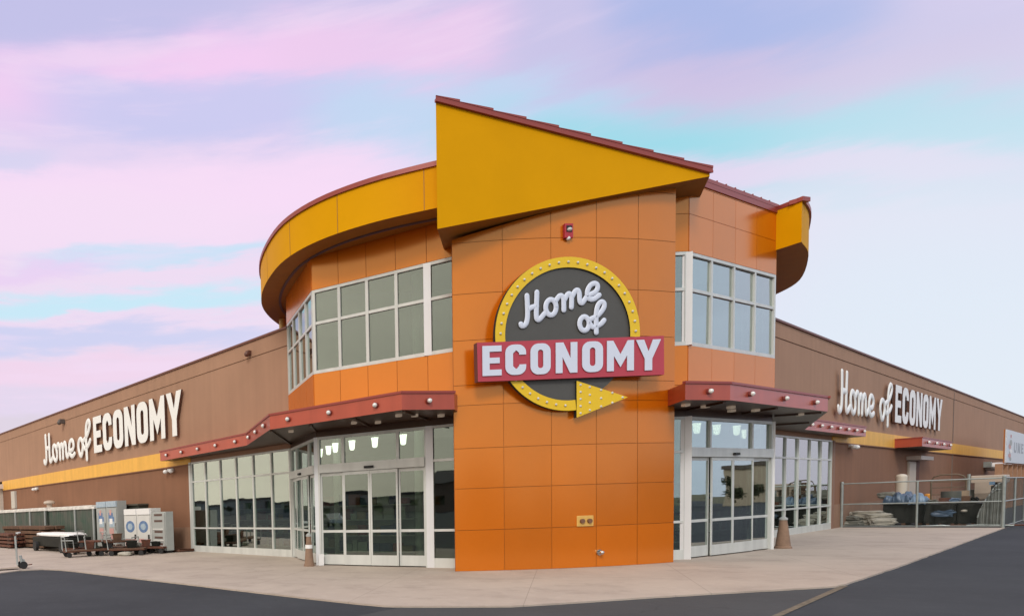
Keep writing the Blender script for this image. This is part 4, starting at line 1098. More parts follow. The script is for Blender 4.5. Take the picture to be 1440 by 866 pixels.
for i, (x, y, dd) in enumerate(((980, 602, 17.8), (1008, 604, 18.6), (1036, 605, 19.4), (1048, 610, 20.2))):
    pendant(x, y, dd, 'lit lamps behind the right transom', ['lit lamp nearest the pylon behind the right transom', 'second lit lamp from the pylon behind the right transom', 'third lit lamp from the pylon behind the right transom', 'lit lamp farthest from the pylon behind the right transom'][i])

# ------------------------------------------------------------------ small wall lights
def twin_light(o, u, n, s, z, label):
    P0 = o + u * s
    t = thing('emergency_light', (*P0, z - .1), label, 'light', 'twin white lights under the yellow bands')
    mb = MB(); mb.obox(o, u, s - .2, s + .2, .0, .08, z - .06, z + .06, 0, n); build('housing', mb, WHITE, t)
    for ds in (-.22, .22):
        mb = MB(); q = P0 + u * (s * 0 + ds) + n * .16; mb.ball((*q, z - .05), .11, 0, 10, 7, (1, 1, .8)); build('lamp_head', mb, WHITE, t)
twin_light(L3, uL, nL, (onplane(241, 658, L3, L3 + uL).xy - L3).dot(uL), 3.36, 'twin white light on brown wall left of the left shopfront')
twin_light(L3, uL, nL, (onplane(52, 686, L3, L3 + uL).xy - L3).dot(uL), 3.34, 'twin white light near the far left end of the yellow band')
twin_light(Q, uR, nR, (onplane(1195, 624, Q, Q + uR).xy - Q).dot(uR), 3.40, 'twin white light on brown wall right of the right shopfront')
sA = (onplane(1385, 656, Q, Q + uR).xy - Q).dot(uR)
t = thing('wall_lamp', (*(Q + uR * sA), 2.5), 'white dome lamp on an arm on the right wall beyond the door', 'lamp')
mb = MB(); mb.obox(Q, uR, sA - .75, sA - .3, 0, .35, 2.75, 3.15, 0, nR); build('bracket', mb, GALV, t)
mb = MB(); q = Q + uR * (sA + .5) + nR * .5; mb.ball((*q, 2.78), .75, 0, 14, 8, (1, 1, .42)); build('lamp_head', mb, WHITE, t)
sB = (onplane(21, 700, L3, L3 + uL).xy - L3).dot(uL)
mb = MB(); mb.obox(L3, uL, sB - .35, sB + .35, 0, .15, 2.2, 3.35, 0, nL)
tag(build('notice_board', mb, mat('notice_grey', (.5, .47, .42), .6)), 'pale upright notice board beside the beige pillar at far left', 'notice board')
# roof-edge camera and pole far off
sC = (onplane(90, 584, L3, L3 + uL).xy - L3).dot(uL)
mb = MB(); mb.obox(L3, uL, sC - .12, sC + .12, 0, .3, 6.72, 6.95, 0, nL); mb.ball((*(L3 + uL * sC + nL * .3), 6.76), .13, 0, 10, 6)
tag(build('security_camera', mb, mat('camera_grey', (.1, .08, .07), .5)), 'dark security camera high on the left wing above the word Home', 'camera', 'cameras high on the left wing')
sC = (onplane(352, 491, L3, L3 + uL).xy - L3).dot(uL)
mb = MB(); mb.obox(L3, uL, sC - .08, sC + .08, 0, .16, 6.95, 7.1, 0, nL); mb.ball((*(L3 + uL * sC + nL * .17), 6.98), .09, 0, 10, 6)
tag(build('security_camera', mb, mat('camera_brown', (.12, .05, .035), .5)), 'small dark camera on the left wing just below the roof edge by the tower', 'camera', 'cameras high on the left wing')

# ------------------------------------------------------------------ goods along the left wall
def lpos(px, off):
    o = L3 + nL * off; return (onplane(px, 740, o, o + uL).xy - o).dot(uL)
def lz(px, py, off):
    o = L3 + nL * off; return onplane(px, py, o, o + uL).z
def cabinet(px0, px1, off, dep, h, name, label, cat, doors, bodym, doorf, head=None, group=None):
    s1, s0 = lpos(px0, off), lpos(px1, off); o = L3
    t = thing(name, (*(L3 + uL * (s0 + s1) / 2 + nL * (off - dep / 2)), 0), label, cat, group)
    mb = MB(); mb.obox(o, uL, s0, s1, off - dep, off - .03, .1, h, 0, nL); mb.obox(o, uL, s0 + .05, s1 - .05, off - dep + .05, off - .08, 0, .1, 1, nL)
    build('cabinet_body', mb, [bodym, DARK], t)
    wd = (s1 - s0) / doors
    for i in range(doors): doorf(t, s1 - wd * (i + 1), s1 - wd * i, off, h, i)
    return t, s0, s1
def ice_door(t, a, b, off, h, i):
    mb = MB(); g_ = .03
    mb.obox(L3, uL, a + g_, b - g_, off - .03, off + .02, .14, h * .86, 0, nL)
    c = (a + b) / 2; wv = (b - a)
    mb.obox(L3, uL, a + g_, b - g_, off - .03, off + .03, h * .88, h - .01, 1, nL)
    for k, (dz, ww, zz, mi) in enumerate(((0, .26, .62, 2), (.05, .2, .70, 2), (-.04, .24, .52, 3), (.03, .14, .58, 4), (0, .2, .38, 5), (.06, .08, .76, 5), (-.02, .12, .27, 5))):
        mb.obox(L3, uL, c - wv * ww + dz, c + wv * ww + dz, off + .02, off + .024 + .002 * k, h * (zz - .05), h * (zz + .06), mi, nL)
    d_ = build('cabinet_door', mb, [GREYC, BLUEL, BLUEP, BLUEL, WHITE, PINKP], t)
    mb = MB(); mb.obox(L3, uL, a + .06, a + .09, off + .02, off + .06, h * .4, h * .55, 0, nL); build('handle', mb, CHROME, d_)
def gas_door(t, a, b, off, h, i):
    mb = MB(); g_ = .04; c = (a + b) / 2
    mb.obox(L3, uL, a + g_, b - g_, off - .03, off + .02, .12, h * .84, 0, nL)
    mb.obox(L3, uL, a + g_, b - g_, off - .03, off + .03, h * .86, h - .01, 1, nL)
    mb.obox(L3, uL, a + g_ + .05, b - g_ - .05, off + .02, off + .024, .2, h * .3, 4, nL)
    rr = (b - a) * .34
    for r_, mi, dd in ((rr, 2, .022), (rr * .55, 3, .028)):
        pts = [(L3 + uL * (c + r_ * math.cos(q)) + nL * (off + dd), h * .58 + r_ * 1.05 * math.sin(q) * .62) for q in [2 * math.pi * k / 24 for k in range(24)]]
        mb.add([(*p, z) for p, z in pts] + [(*(p + nL * .004), z) for p, z in pts], [tuple(range(24, 48))] + [(k, (k + 1) % 24, 24 + (k + 1) % 24, 24 + k) for k in range(24)], mi)
    d_ = build('cabinet_door', mb, [IVORY, WHITE, BLUEP, BLUEL, PINKP], t)
    mb = MB(); mb.obox(L3, uL, a + .08, a + .14, off + .02, off + .07, h * .3, h * .4, 0, nL); build('latch', mb, DARK, d_)
cabinet(136.5, 165, 1.25, .5, 2.20, 'ice_cabinet', 'tall grey cabinet with two blue printed doors against the left wall', 'cabinet', 2, GREYC, ice_door)
cabinet(175, 212, 1.25, .5, 1.80, 'gas_bottle_cabinet', 'white two door cabinet with blue ring emblems by the left wall', 'cabinet', 2, IVORY, gas_door)
def louv(t, a, b, off, h, i):
    mb = MB(); mb.obox(L3, uL, a + .05, b - .05, off - .03, off + .01, .1, h - .05, 0, nL)
    for z in (.18, .36, .62, .85, 1.28, 1.52): mb.obox(L3, uL, a + .2, b - .25, off + .01, off + .016, z - .05, z + .035, 1, nL)
    for z in (.28, .5, .95): mb.obox(L3, uL, a + .15, b - .15, off + .01, off + .03, z - .03, z + .02, 2, nL)
    build('slatted_front', mb, [GREYC, SLOT, IVORY], t)
cabinet(213, 232.5, 1.25, .38, 1.64, 'storage_cage', 'grey steel cage cabinet with open slots, right of the white cabinet', 'cage', 1, GREYC, louv)
# dark shelter behind between the two cabinets
s0, s1 = lpos(196, .5), lpos(164, .5)
t = thing('dark_locker', (*(L3 + uL * (s0 + s1) / 2 + nL * .3), 0), 'dark green locker standing between the blue and white cabinets', 'locker')
mb = MB(); mb.obox(L3, uL, s0, s1, .03, .5, 0, 1.95, 0, nL); build('locker_body', mb, mat('dark_green', (.035, .04, .03), .6), t)
mb = MB(); mb.obox(L3, uL, s0 - .05, s1 + .05, .03, .58, 1.96, 2.03, 0, nL); build('lid', mb, mat('lid_olive', (.09, .08, .06), .6), t)
# green corrugated bins with pale lids
def green_bin(px0, px1, off, h, label, posts):
    s1, s0 = lpos(px0, off), lpos(px1, off)
    t = thing('corrugated_bin', (*(L3 + uL * (s0 + s1) / 2 + nL * (off - .6)), 0), label, 'bin', 'green bins along the left wall')
    mb = MB(); N = int((s1 - s0) / .07)
    vs = []; fs = []
    for i in range(N + 1):
        s = s0 + (s1 - s0) * i / N; d_ = off + .025 * math.sin(i * 1.9) + (.02 if i % 7 == 0 else 0); q = L3 + uL * s + nL * d_
        vs += [(*q, .02), (*q, h - .1)]
    for i in range(N): fs.append((2 * i, 2 * i + 2, 2 * i + 3, 2 * i + 1))
    mb.add(vs, fs, 0)
    mb.obox(L3, uL, s0, s1, off - 1.2, off - .04, .02, h - .1, 0, nL)
    build('corrugated_side', mb, GREENM, t)
    mb = MB(); mb.obox(L3, uL, s0 - .03, s1 + .03, off - 1.25, off + .08, h - .1, h + .02, 0, nL); mb.obox(L3, uL, s0 + .3, s1 - .4, off - 1.2, off + .03, h + .02, h + .09, 0, nL)
    build('lid', mb, mat('lid_pale', (.74, .72, .68), .5, var=.1, vscale=2), t, bevel=.02)
    for q in posts:
        mb = MB(); mb.obox(L3, uL, s0 + q - .05, s0 + q + .05, off + .04, off + .1, .02, h - .1, 0, nL); build('post', mb, GREYC, t)
    return t
green_bin(68.5, 135, 1.25, 1.98, 'green corrugated bin with bright pale lid, next to the blue cabinet', (.1, 2.2))
green_bin(-40, 67.5, 1.35, 2.0, 'longer green corrugated bin at the left edge of the photo', (.2, 2.5, 5.0, 9.0))
sX = lpos(64, 1.0); q = L3 + uL * sX + nL * .7
t = thing('vent_cowl', (*q, 2.08), 'small pale vent cowl on top of the green bins', 'vent')
mb = MB(); mb.tube([(*q, 2.05), (*q, 2.3)], .16, 12); build('stem', mb, BEIGE, t)
mb = MB(); mb.lathe((*q, 2.3), [(.3, 0), (.34, .06), (.3, .14), (.1, .2)], 14); build('cowl', mb, BEIGE, t)
# lumber stack
def board_stack(px0, px1, off, h, dep, label, m, nlay):
    s1, s0 = lpos(px0, off), lpos(px1, off)
    t = thing('timber_stack', (*(L3 + uL * (s0 + s1) / 2 + nL * (off - dep / 2)), 0), label, 'timber')
    lay = h / nlay
    for k in range(nlay):
        mb = MB(); a = s0 + rnd.uniform(-.25, .25); b = s1 + rnd.uniform(-.3, .3)
        nb_ = 4
        for j in range(nb_):
            w_ = dep / nb_; mb.obox(L3, uL, a + rnd.uniform(-.15, .15), b + rnd.uniform(-.15, .15), off - dep + j * w_ + .02, off - dep + (j + 1) * w_ - .02, k * lay + .07, (k + 1) * lay, 0, nL)
        build('board_layer', mb, m, t)
        mb = MB()
        for s in (s0 + .4, (s0 + s1) / 2, s1 - .4): mb.obox(L3, uL, s - .05, s + .05, off - dep, off + .01, k * lay, k * lay + .07, 0, nL)
        build('spacer', mb, mat('spacer_dark', (.05, .03, .02), .8), t)
    return t
board_stack(2, 60, 3.0, 1.12, 1.1, 'tall stack of brown boards in front of the green bins', WOOD, 5)
board_stack(-40, 14, 3.8, .75, .9, 'lower heap of brown boards cut by the left edge of the photo', RUST, 4)
# small trailer under a white cover
s1, s0 = lpos(45, 3.6), lpos(95, 3.6)
t = thing('covered_trailer', (*(L3 + uL * (s0 + s1) / 2 + nL * 3.1), 0), 'low black trailer under a white cover in front of the green bins', 'trailer')
mb = MB(); mb.obox(L3, uL, s0, s1, 2.5, 3.6, .22, .66, 0, nL); build('trailer_bed', mb, BLACKP, t, bevel=.03)
mb = MB(); c_ = L3 + uL * (s0 + s1) / 2 + nL * 3.05; mb.sack((c_.x, c_.y, .66), uL, (s1 - s0) * .98, 1.1, .20, 0, 3, .05); build('cover', mb, WHITE, t)
for s in (s0 + .5, s1 - .6):
    mb = MB(); q = L3 + uL * s; mb.tube([(*(q + nL * 3.6), .22), (*(q + nL * 3.75), .22)], .22, 16); build('wheel', mb, DARK, t)
# flatbed carts jumbled against each other
def cart(px, py, ang, L_, W_, label, hh_=.5, colr=RUST):
    p = onz(px, py); u = V2(math.cos(ang), math.sin(ang)); n = V2(u.y, -u.x); o = p.xy
    t = thing('flatbed_cart', p, label, 'cart', 'flatbed carts left of the shopfront')
    mb = MB()
    for j in range(5): mb.obox(o, u, -L_ / 2, L_ / 2, -W_ / 2 + j * W_ / 5 + .01, -W_ / 2 + (j + 1) * W_ / 5 - .01, .24, .275, 0, n)
    build('deck', mb, colr, t)
    mb = MB()
    for d_ in (-W_ / 2 + .03, W_ / 2 - .03): mb.tube([(*(o + u * (-L_ / 2) + n * d_), .22), (*(o + u * (L_ / 2) + n * d_), .22)], .02, 6)
    for s in (-L_ / 2, 0, L_ / 2): mb.tube([(*(o + u * s - n * W_ / 2), .22), (*(o + u * s + n * W_ / 2), .22)], .018, 6)
    build('frame', mb, RUST, t)
    for s in (-1, 1):
        for d_ in (-1, 1):
            mb = MB(); q = o + u * (s * (L_ / 2 - .12)) + n * (d_ * (W_ / 2 - .04)); mb.tube([(*(q - n * .03), .1), (*(q + n * .03), .1)], .1, 14); build('wheel', mb, DARK, t)
    mb = MB(); q = o + u * (-L_ / 2); hh = .24 + hh_
    mb.tube([(*(q - n * W_ / 2), .24), (*(q - n * W_ / 2 - u * .05), hh), (*(q + n * W_ / 2 - u * .05), hh), (*(q + n * W_ / 2), .24)], .022, 8); build('handle', mb, GREYC, t)
    return t
for a_ in ((118, 782, .35, 1.5, .7, WOOD, 'rusty flatbed cart with pale loop handle nearest the road', 0, .55), (148, 780, .15, 1.5, .7, RUST, 'rusty flatbed cart in front of the blue cabinet', 0, .5),
           (180, 780, -.15, 1.4, .7, WOOD, 'rusty flatbed cart in front of the white cabinet', 0, .45), (213, 777.5, -.4, 1.3, .6, RUST, 'rusty flatbed cart nearest the left shopfront', 0, .42),
           (136, 779, -.35, 1.3, .6, RUST, 'cart stacked crosswise on top, between the bin and the blue cabinet', .30, .42), (168, 779, .4, 1.2, .6, WOOD, 'cart stacked crosswise on top, between the blue and white cabinets', .28, .40)):
    c_ = cart(a_[0], a_[1], a_[2], a_[3], a_[4], a_[6], hh_=a_[8], colr=a_[5]); c_.location.z += a_[7]
for a_ in ((108, 778.5, 1.1, 1.2, .6, RUST, 'cart turned end-on beside the nearest flatbed cart', .0, .35), (166, 777, -.9, 1.2, .6, WOOD, 'cart turned askew between the blue and white cabinets', .0, .5),
           (196, 776, .9, 1.1, .6, RUST, 'cart turned askew before the white cabinet', .0, .35), (226, 776, .3, 1.1, .5, WOOD, 'cart pushed against the slotted cage', .0, .30)):
    c_ = cart(a_[0], a_[1], a_[2], a_[3], a_[4], a_[6], hh_=a_[8], colr=a_[5]); c_.location.z += a_[7]
for k_, (px, py, z_, sz, m_n, lab) in enumerate(((104, 779, .285, .34, BLACKP, 'black tub riding on the nearest flatbed cart'), (127, 781, .285, .3, RUST, 'rusty box on the nearest flatbed cart'), (152, 779.5, .285, .36, BLACKP, 'black tub on the cart before the blue cabinet'),
        (166, 779, .56, .3, WOOD, 'brown box on the crosswise cart between the cabinets'), (186, 779.5, .285, .34, BLACKP, 'black tub on the cart before the white cabinet'), (206, 777.5, .285, .3, RUST, 'rusty box on the cart nearest the shopfront'), (219, 777, .285, .28, BLACKP, 'small black tub at the right end of the carts'))):
    p = onz(px, py); mb = MB(); a = sz / 2; h_ = sz * rnd.uniform(.5, .9)
    mb.hexa([(p.x - a, p.y - a, z_), (p.x + a, p.y - a * .8, z_), (p.x + a, p.y + a, z_), (p.x - a, p.y + a, z_), (p.x - a * 1.2, p.y - a * 1.2, z_ + h_), (p.x + a * 1.2, p.y - a, z_ + h_), (p.x + a * 1.2, p.y + a * 1.2, z_ + h_), (p.x - a * 1.2, p.y + a * 1.2, z_ + h_)], 0)
    mb.tube([(p.x - a * 1.25, p.y - a * 1.22, z_ + h_), (p.x + a * 1.25, p.y - a * 1.02, z_ + h_), (p.x + a * 1.25, p.y + a * 1.22, z_ + h_), (p.x - a * 1.25, p.y + a * 1.22, z_ + h_), (p.x - a * 1.25, p.y - a * 1.22, z_ + h_)], .018, 6)
    tag(build('tub' if m_n is BLACKP else 'box', mb, m_n), lab, 'tub' if m_n is BLACKP else 'box')
for i, (px, py, lab) in enumerate(((190, 778.5, 'pale sack lying on the cart in front of the white cabinet'), (224, 776, 'pale sack on the ground beside the slotted cage'), (176, 781, 'pale wrapped parcel on the ground before the carts'))):
    p = onz(px, py); mb = MB(); mb.sack((p.x, p.y, .28 if i == 0 else .0), (1, -.3), .55, .35, .16 if i else .18, 0, i)
    tag(build('sack', mb, BAGW), lab, 'sack')
for a_ in ((106, 774, .2, 'dark timber pallet on the ground under the corner of the green bin'), (160, 774.5, -.1, 'dark timber pallet on the ground before the blue cabinet'), (198, 774, -.3, 'dark timber pallet on the ground before the white cabinet')):
    p = onz(a_[0], a_[1]); u = V2(math.cos(a_[2]), math.sin(a_[2])); n = V2(u.y, -u.x); mb = MB()
    t = thing('timber_pallet', p, a_[3], 'pallet', 'dark pallets under the carts')
    for j in range(6): mb.obox(p.xy, u, -.6, .6, -.5 + j * .17, -.5 + j * .17 + .11, .11, .14, 0, n)
    build('deck_boards', mb, WOOD, t)
    for x in (-.55, -.05, .45):
        mb = MB(); mb.obox(p.xy, u, x, x + .1, -.5, .46, .004, .108, 0, n); build('bearer', mb, RUST, t)
    mb = MB(); mb.sack((p.x, p.y, .141), u, .8, .5, .16, 0, int(a_[0]), .35); tag(build('rag_heap', mb, mat('rag_dark', (.09, .05, .035), .8, col2=(.2, .15, .12), vscale=9)), 'dark rag heap lying on the ' + a_[3].replace(' on the ground', ''), 'rags')
# hand truck at the road edge
p = onz(31, 799); u = V2(.9, .43).normalized(); n = V2(u.y, -u.x)
t = thing('hand_truck', p, 'upright hand truck with long grey handle at the left edge of the pavement', 'hand truck')
mb = MB(); o = p.xy
a0_ = o - u * .14
for d_ in (-.06, .06): mb.tube([(*(a0_ + n * d_), .12), (*(a0_ - u * .03 + n * d_), 1.02), (*(a0_ + u * .02 + n * d_), 1.12)], .02, 8)
for z in (.3, .6, .9): mb.tube([(*(a0_ - n * .06), z), (*(a0_ + n * .06), z)], .014, 6)
build('upright', mb, GREYC, t)
mb = MB(); mb.tube([(*(a0_ + u * .02 - n * .1), 1.12), (*(a0_ + u * .13 - n * .02), 1.14), (*(a0_ + u * .02 + n * .1), 1.12)], .025, 8); build('grip', mb, IVORY, t)
for d_ in (-.17, .17):
    mb = MB(); q = o + u * .02 + n * d_; mb.tube([(*(q - n * .03), .12), (*(q + n * .03), .12)], .12, 16); build('wheel', mb, DARK, t)
mb = MB(); mb.tube([(*(o + u * .02), .12), (*(o - u * .04), .42)], .05, 8); mb.tube([(*(o + u * .05), .3), (*(o + u * .12), .15)], .03, 8); build('strut', mb, GREYC, t)
mb = MB(); mb.obox(o, u, -1.2, -.15, -.25, .25, .05, .085, 0, n); build('toe_plate', mb, BEIGE, t)
mb = MB(); mb.tube([(*(o + u * .1), .1), (*(o + u * .33), .12)], .018, 6); build('axle_end', mb, RUST, t)
# hose / drain at foot of shopfront
P = onz(262, 775); mb = MB(); mb.sack((P.x, P.y, 0), (1, .1), 1.1, .35, .12, 0, 5, .3)
tag(build('coiled_mat', mb, mat('rust_mat', (.11, .045, .025), .8, var=.3, vscale=9)), 'brown rolled mat on the ground at the left foot of the shopfront', 'mat')

# ------------------------------------------------------------------ fenced yard on the right
SF = 2.08                                                     # fence line, distance along the right wing
OFE = 4.2
FH = 1.80
def fence(p, q, nposts, label, end_first=True, end_last=True, gate=False):
    u = (q - p).normalized(); n = V2(u.y, -u.x); L = (q - p).length
    t = thing('chain_link_fence', (*((p + q) / 2), 0), label, 'fence', 'chain link fence round the yard')
    for i in range(nposts + 1):
        if (i == 0 and not end_first): continue
        c = p + u * (L * i / nposts); mb = MB(); r_ = .045 if i in (0, nposts) else .032
        mb.tube([(*c, 0), (*c, FH + (.04 if i in (0, nposts) else -.03))], r_, 10); mb.ball((*c, FH + (.04 if i in (0, nposts) else -.03)), r_ * 1.15, 0, 8, 5); build('post', mb, GALV, t)
    for z, nm in ((FH, 'top_rail'), (.955, 'middle_rail'), (.06, 'bottom_rail')):
        mb = MB(); mb.tube([(*p, z), (*q, z)], .025 if z > .1 else .014, 8); build(nm, mb, GALV, t)
    mb = MB(); dd = .085; k = 0; s = -FH
    def strip(sa, za, sb, zb_2):
        a = p + u * sa; b = p + u * sb
        w_ = .0012
        mb.add([(*(a + n * w_), za), (*(b + n * w_), zb_2), (*(b - n * w_), zb_2), (*(a - n * w_), za), (*a, za + w_ * 2.5), (*b, zb_2 + w_ * 2.5)], [(0, 1, 5, 4), (4, 5, 2, 3), (0, 3, 2, 1)])
    while s < L:
        for sg in (1, -1):
            # line from (s,0) to (s+FH,FH) or mirrored, clipped to the bay
            if sg == 1: a_, za, b_, zb2 = s, .05, s + FH - .05, FH
            else: a_, za, b_, zb2 = s, FH, s + FH - .05, .05
            if b_ <= 0 or a_ >= L: continue
            if a_ < 0: f_ = (0 - a_) / (b_ - a_); za = za + (zb2 - za) * f_; a_ = 0
            if b_ > L: f_ = (L - a_) / (b_ - a_); zb2 = za + (zb2 - za) * f_; b_ = L
            strip(a_, za, b_, zb2)
        s += dd
    build('wire_mesh', mb, mat('wire_grey', (.10, .12, .12), .6, .3), t)
    return t
f1 = Q + uR * SF + nR * .06; f2 = Q + uR * SF + nR * OFE
fence(f1, f2, 2, 'chain link fence across the end of the yard, facing the entrance')
f3 = f2 + uR * 36
fence(f2, f3, 12, 'long chain link fence running along the yard beside the road', end_first=False)
mb = MB(); mb.obox(Q, uR, SF, 120, -.2, OFE + .05, -.02, .012, 0, nR)
tag(build('yard_ground', mb, ASPH2), kind='structure')

def yard(px, s, py=700):
    o = Q + uR * s; return (onplane(px, py, o, o + nR).xy - o).dot(nR)
def yz(px, py, s):
    o = Q + uR * s; return onplane(px, py, o, o + nR).z
# heap of pale sacks
def sk(name, s, px, z, l, w_, h, m, seed, label, cat='sack', group=None, ang=0.0):
    off = yard(px, s); q = Q + uR * s + nR * off; mb = MB()
    d_ = (nR * math.cos(ang) + uR * math.sin(ang)); mb.sack((q.x, q.y, z), d_, l, w_, h, 0, seed, .16)
    return tag(build(name, mb, m), label, cat, group)
GS = 'pale sacks heaped behind the fence'
lay = [(3.0, 1240, .012, .85, .6, .34, 'biggest pale sack at the right front of the heap'), (3.05, 1222, .012, .7, .5, .26, 'pale sack at the middle front of the heap'), (3.0, 1203, .012, .7, .5, .24, 'grey sack at the bottom of the heap, second from its left end'), (3.0, 1189, .012, .6, .5, .2, 'sack at the left end of the heap by the wall'),
       (3.15, 1236, .33, .8, .5, .20, 'pale sack second layer at the right of the heap'), (3.2, 1218, .27, .85, .5, .22, 'pale sack second layer in the middle of the heap'), (3.15, 1200, .24, .7, .5, .2, 'sack second layer at the left of the heap'), (3.4, 1222, .48, .9, .5, .16, 'topmost pale sack of the heap'), (3.7, 1207, .42, .8, .5, .17, 'tan sack at the back top left of the heap')]
for i, (s, px, z, l, w_, h, lab) in enumerate(lay):
    sk('sack', s, px, z, l, w_, h, [BAGW, BAGW, mat('grey_sack', (.22, .22, .19), .7, col2=(.12, .12, .10), vscale=6), BAGW, BAGW, BAGW, MT['grey_sack'], BAGW, BAGW][i], i * 2 + 1, lab, 'sack', GS, rnd.uniform(-.5, .5))
# wrapped pallets
def wrapped(s0, s1, pxa, pxb, h, label, seed, sag=.04):
    a, b = yard(pxa, s0), yard(pxb, s0)
    q = Q + uR * (s0 + s1) / 2 + nR * (a + b) / 2
    t = thing('wrapped_pallet', (*q, .01), label, 'pallet', 'black wrapped pallets in the yard')
    mb = MB(); N, K = 14, 6; vs = []; fs = []
    ring_ = []
    for k in range(K + 1):
        z = .1 + (h - .1) * k / K
        for e in range(4 * N):
            sd_, f_ = divmod(e, N); f_ = f_ / N
            x, y = [(f_, 0), (1, f_), (1 - f_, 1), (0, 1 - f_)][sd_]
            nz_ = noise.noise(Vector((x * 3 + seed, y * 3, z * 2.2))) * .09 + noise.noise(Vector((x * 12, y * 12 + seed, z * 2))) * .03
            xx = (x - .5) * (1 + nz_) * (b - a); yy = (y - .5) * (1 + nz_) * (s1 - s0)
            p = q + nR * xx + uR * yy; vs.append((*p, z + (noise.noise(Vector((x * 2, y * 2 + seed, 0))) * sag if k == K else 0)))
    M4 = 4 * N
    for k in range(K):
        for e in range(M4): fs.append((k * M4 + e, k * M4 + (e + 1) % M4, (k + 1) * M4 + (e + 1) % M4, (k + 1) * M4 + e))
    fs.append(tuple(K * M4 + e for e in range(M4))); mb.add(vs, fs, 0, False)
    build('black_wrap', mb, BLACKP, t)
    mb = MB()
    for f_ in (.05, .45, .85): mb.obox(q - nR * (b - a) / 2, nR, (b - a) * f_, (b - a) * (f_ + .1), -(s1 - s0) / 2, (s1 - s0) / 2, .012, .1, 0, uR)
    build('pallet', mb, WOOD, t)
    return t
wrapped(4.0, 5.2, 1243, 1300, .98, 'black wrapped pallet under the blue tarp bundle', 1)
wrapped(3.6, 5.4, 1301, 1345, .86, 'middle black wrapped pallet right of the blue tarp bundle', 2)
wrapped(3.6, 5.2, 1346, 1392, .88, 'black wrapped pallet beside the leaning metal panels', 3)
def crumple(s_, px0, px1, z, h, m, seed, label):
    a, b = yard(px0, s_), yard(px1, s_); o = Q + uR * s_; N, K = 46, 22; vs = []; fs = []; mb = MB()
    for j in range(K + 1):
        for i in range(N + 1):
            x, y = i / N, j / K; edge_ = min(x, 1 - x, y * 1.3, (1 - y) * 1.3)
            hh = h * min(edge_ * 5, 1) ** .5 * (.70 + .55 * noise.noise(Vector((x * 3.2 + seed, y * 2, 1)))) + .06 * noise.noise(Vector((x * 11 + seed, y * 9, 2)))
            fold = abs(noise.noise(Vector((x * 9, y * 6 + seed, 4)))); hh -= .05 * (1 - min(fold * 6, 1))
            drop = -.10 * max(0, .05 - edge_) / .05 * (.6 + .6 * noise.noise(Vector((x * 7, y * 7, seed))))
            vs.append((*(o + nR * (a + (b - a) * x) + uR * (-.1 + 1.2 * y)), z + max(hh, .02) + drop))
    for j in range(K):
        for i in range(N): fs.append((j * (N + 1) + i, j * (N + 1) + i + 1, (j + 1) * (N + 1) + i + 1, (j + 1) * (N + 1) + i))
    mb.add(vs, fs, 0, True)
    o_ = build('tarp_bundle', mb, m); sm_ = o_.modifiers.new('thickness', 'SOLIDIFY'); sm_.thickness = .03
    return tag(o_, label, 'tarp')
crumple(3.95, 1241, 1281, .95, .48, BLUET, 11, 'dark blue tarp bundle on the left black pallet')
crumple(3.9, 1277, 1302, .92, .38, mat('blue_tarp_light', (.06, .12, .22), .4, col2=(.22, .32, .44), vscale=4), 17, 'brighter blue tarp bundle on the left black pallet by the fence post')
sk('sack', 4.5, 1249, 1.1, .6, .4, .3, MT['grey_sack'], 13, 'grey sack at the left end of the tarp bundle', 'sack')
a_ = yard(1327, 3.5); q = Q + uR * 3.55 + nR * a_; mb = MB(); mb.sack((q.x, q.y, .36), nR, .5, .16, .24, 0, 4, .45)
tag(build('blue_bag', mb, BLUET), 'blue bag hung on the front of the middle black pallet', 'bag')
mb = MB(); a_ = yard(1356, 3.45); q = Q + uR * 3.5 + nR * a_; mb.ball((*q, .58), .075, 0, 8, 6, (1.2, 1.2, .8)); 
tag(build('pale_knot', mb, BAGW), 'small pale knotted bag on the front of the right black pallet', 'bag')
for k_, (s_, pxa, pxb, z_, h_, m_n, nm, lab) in enumerate(((4.2, 1306, 1318, .875, .16, MT['grey_sack'], 'sack', 'grey sack on the left part of the middle black pallet'), (4.4, 1320, 1336, .875, .22, RUST, 'carton', 'brown carton on the middle black pallet'),
        (4.0, 1337, 1349, .89, .18, MT['blue_tarp_light'], 'sack', 'blue grey sack between the middle and right black pallets'), (4.3, 1352, 1364, .89, .26, WOOD, 'carton', 'tan carton on the right black pallet'), (4.6, 1365, 1376, .89, .20, BLACKP, 'sack', 'black sack at the right end of the right black pallet'))):
    a, b = yard(pxa, s_), yard(pxb, s_); q = Q + uR * s_ + nR * (a + b) / 2; mb = MB()
    if nm == 'sack': mb.sack((q.x, q.y, z_), nR, abs(b - a), .4, h_, 0, 40 + k_, .35)
    else: mb.obox(q, nR, -(b - a) / 2, (b - a) / 2, 0, .4, z_, z_ + h_, 0, uR)
    tag(build(nm, mb, m_n), lab, nm)
for k_ in range(5):
    s_ = 2.35 + .12 * k_; a = yard(1296 + 17 * k_, s_, 738); q = Q + uR * s_ + nR * a; q2 = q + nR * rnd.uniform(-.9, .9) + uR * .1
    mb = MB(); mb.tube([(*q, .04), (*(q + nR * .5), .07), (*(q2 + nR * .9), .05)], .03, 7)
    tag(build('loose_pipe', mb, [GALV, RUST, WOOD][k_ % 3]), ['short pipe on the ground at the foot of the fence, below the blue tarp', 'rusty pipe on the ground in front of the middle black pallet', 'brown pole on the ground in front of the middle black pallet', 'pipe on the ground in front of the right black pallet', 'rusty pipe on the ground beside the leaning panels'][k_], 'pipe')
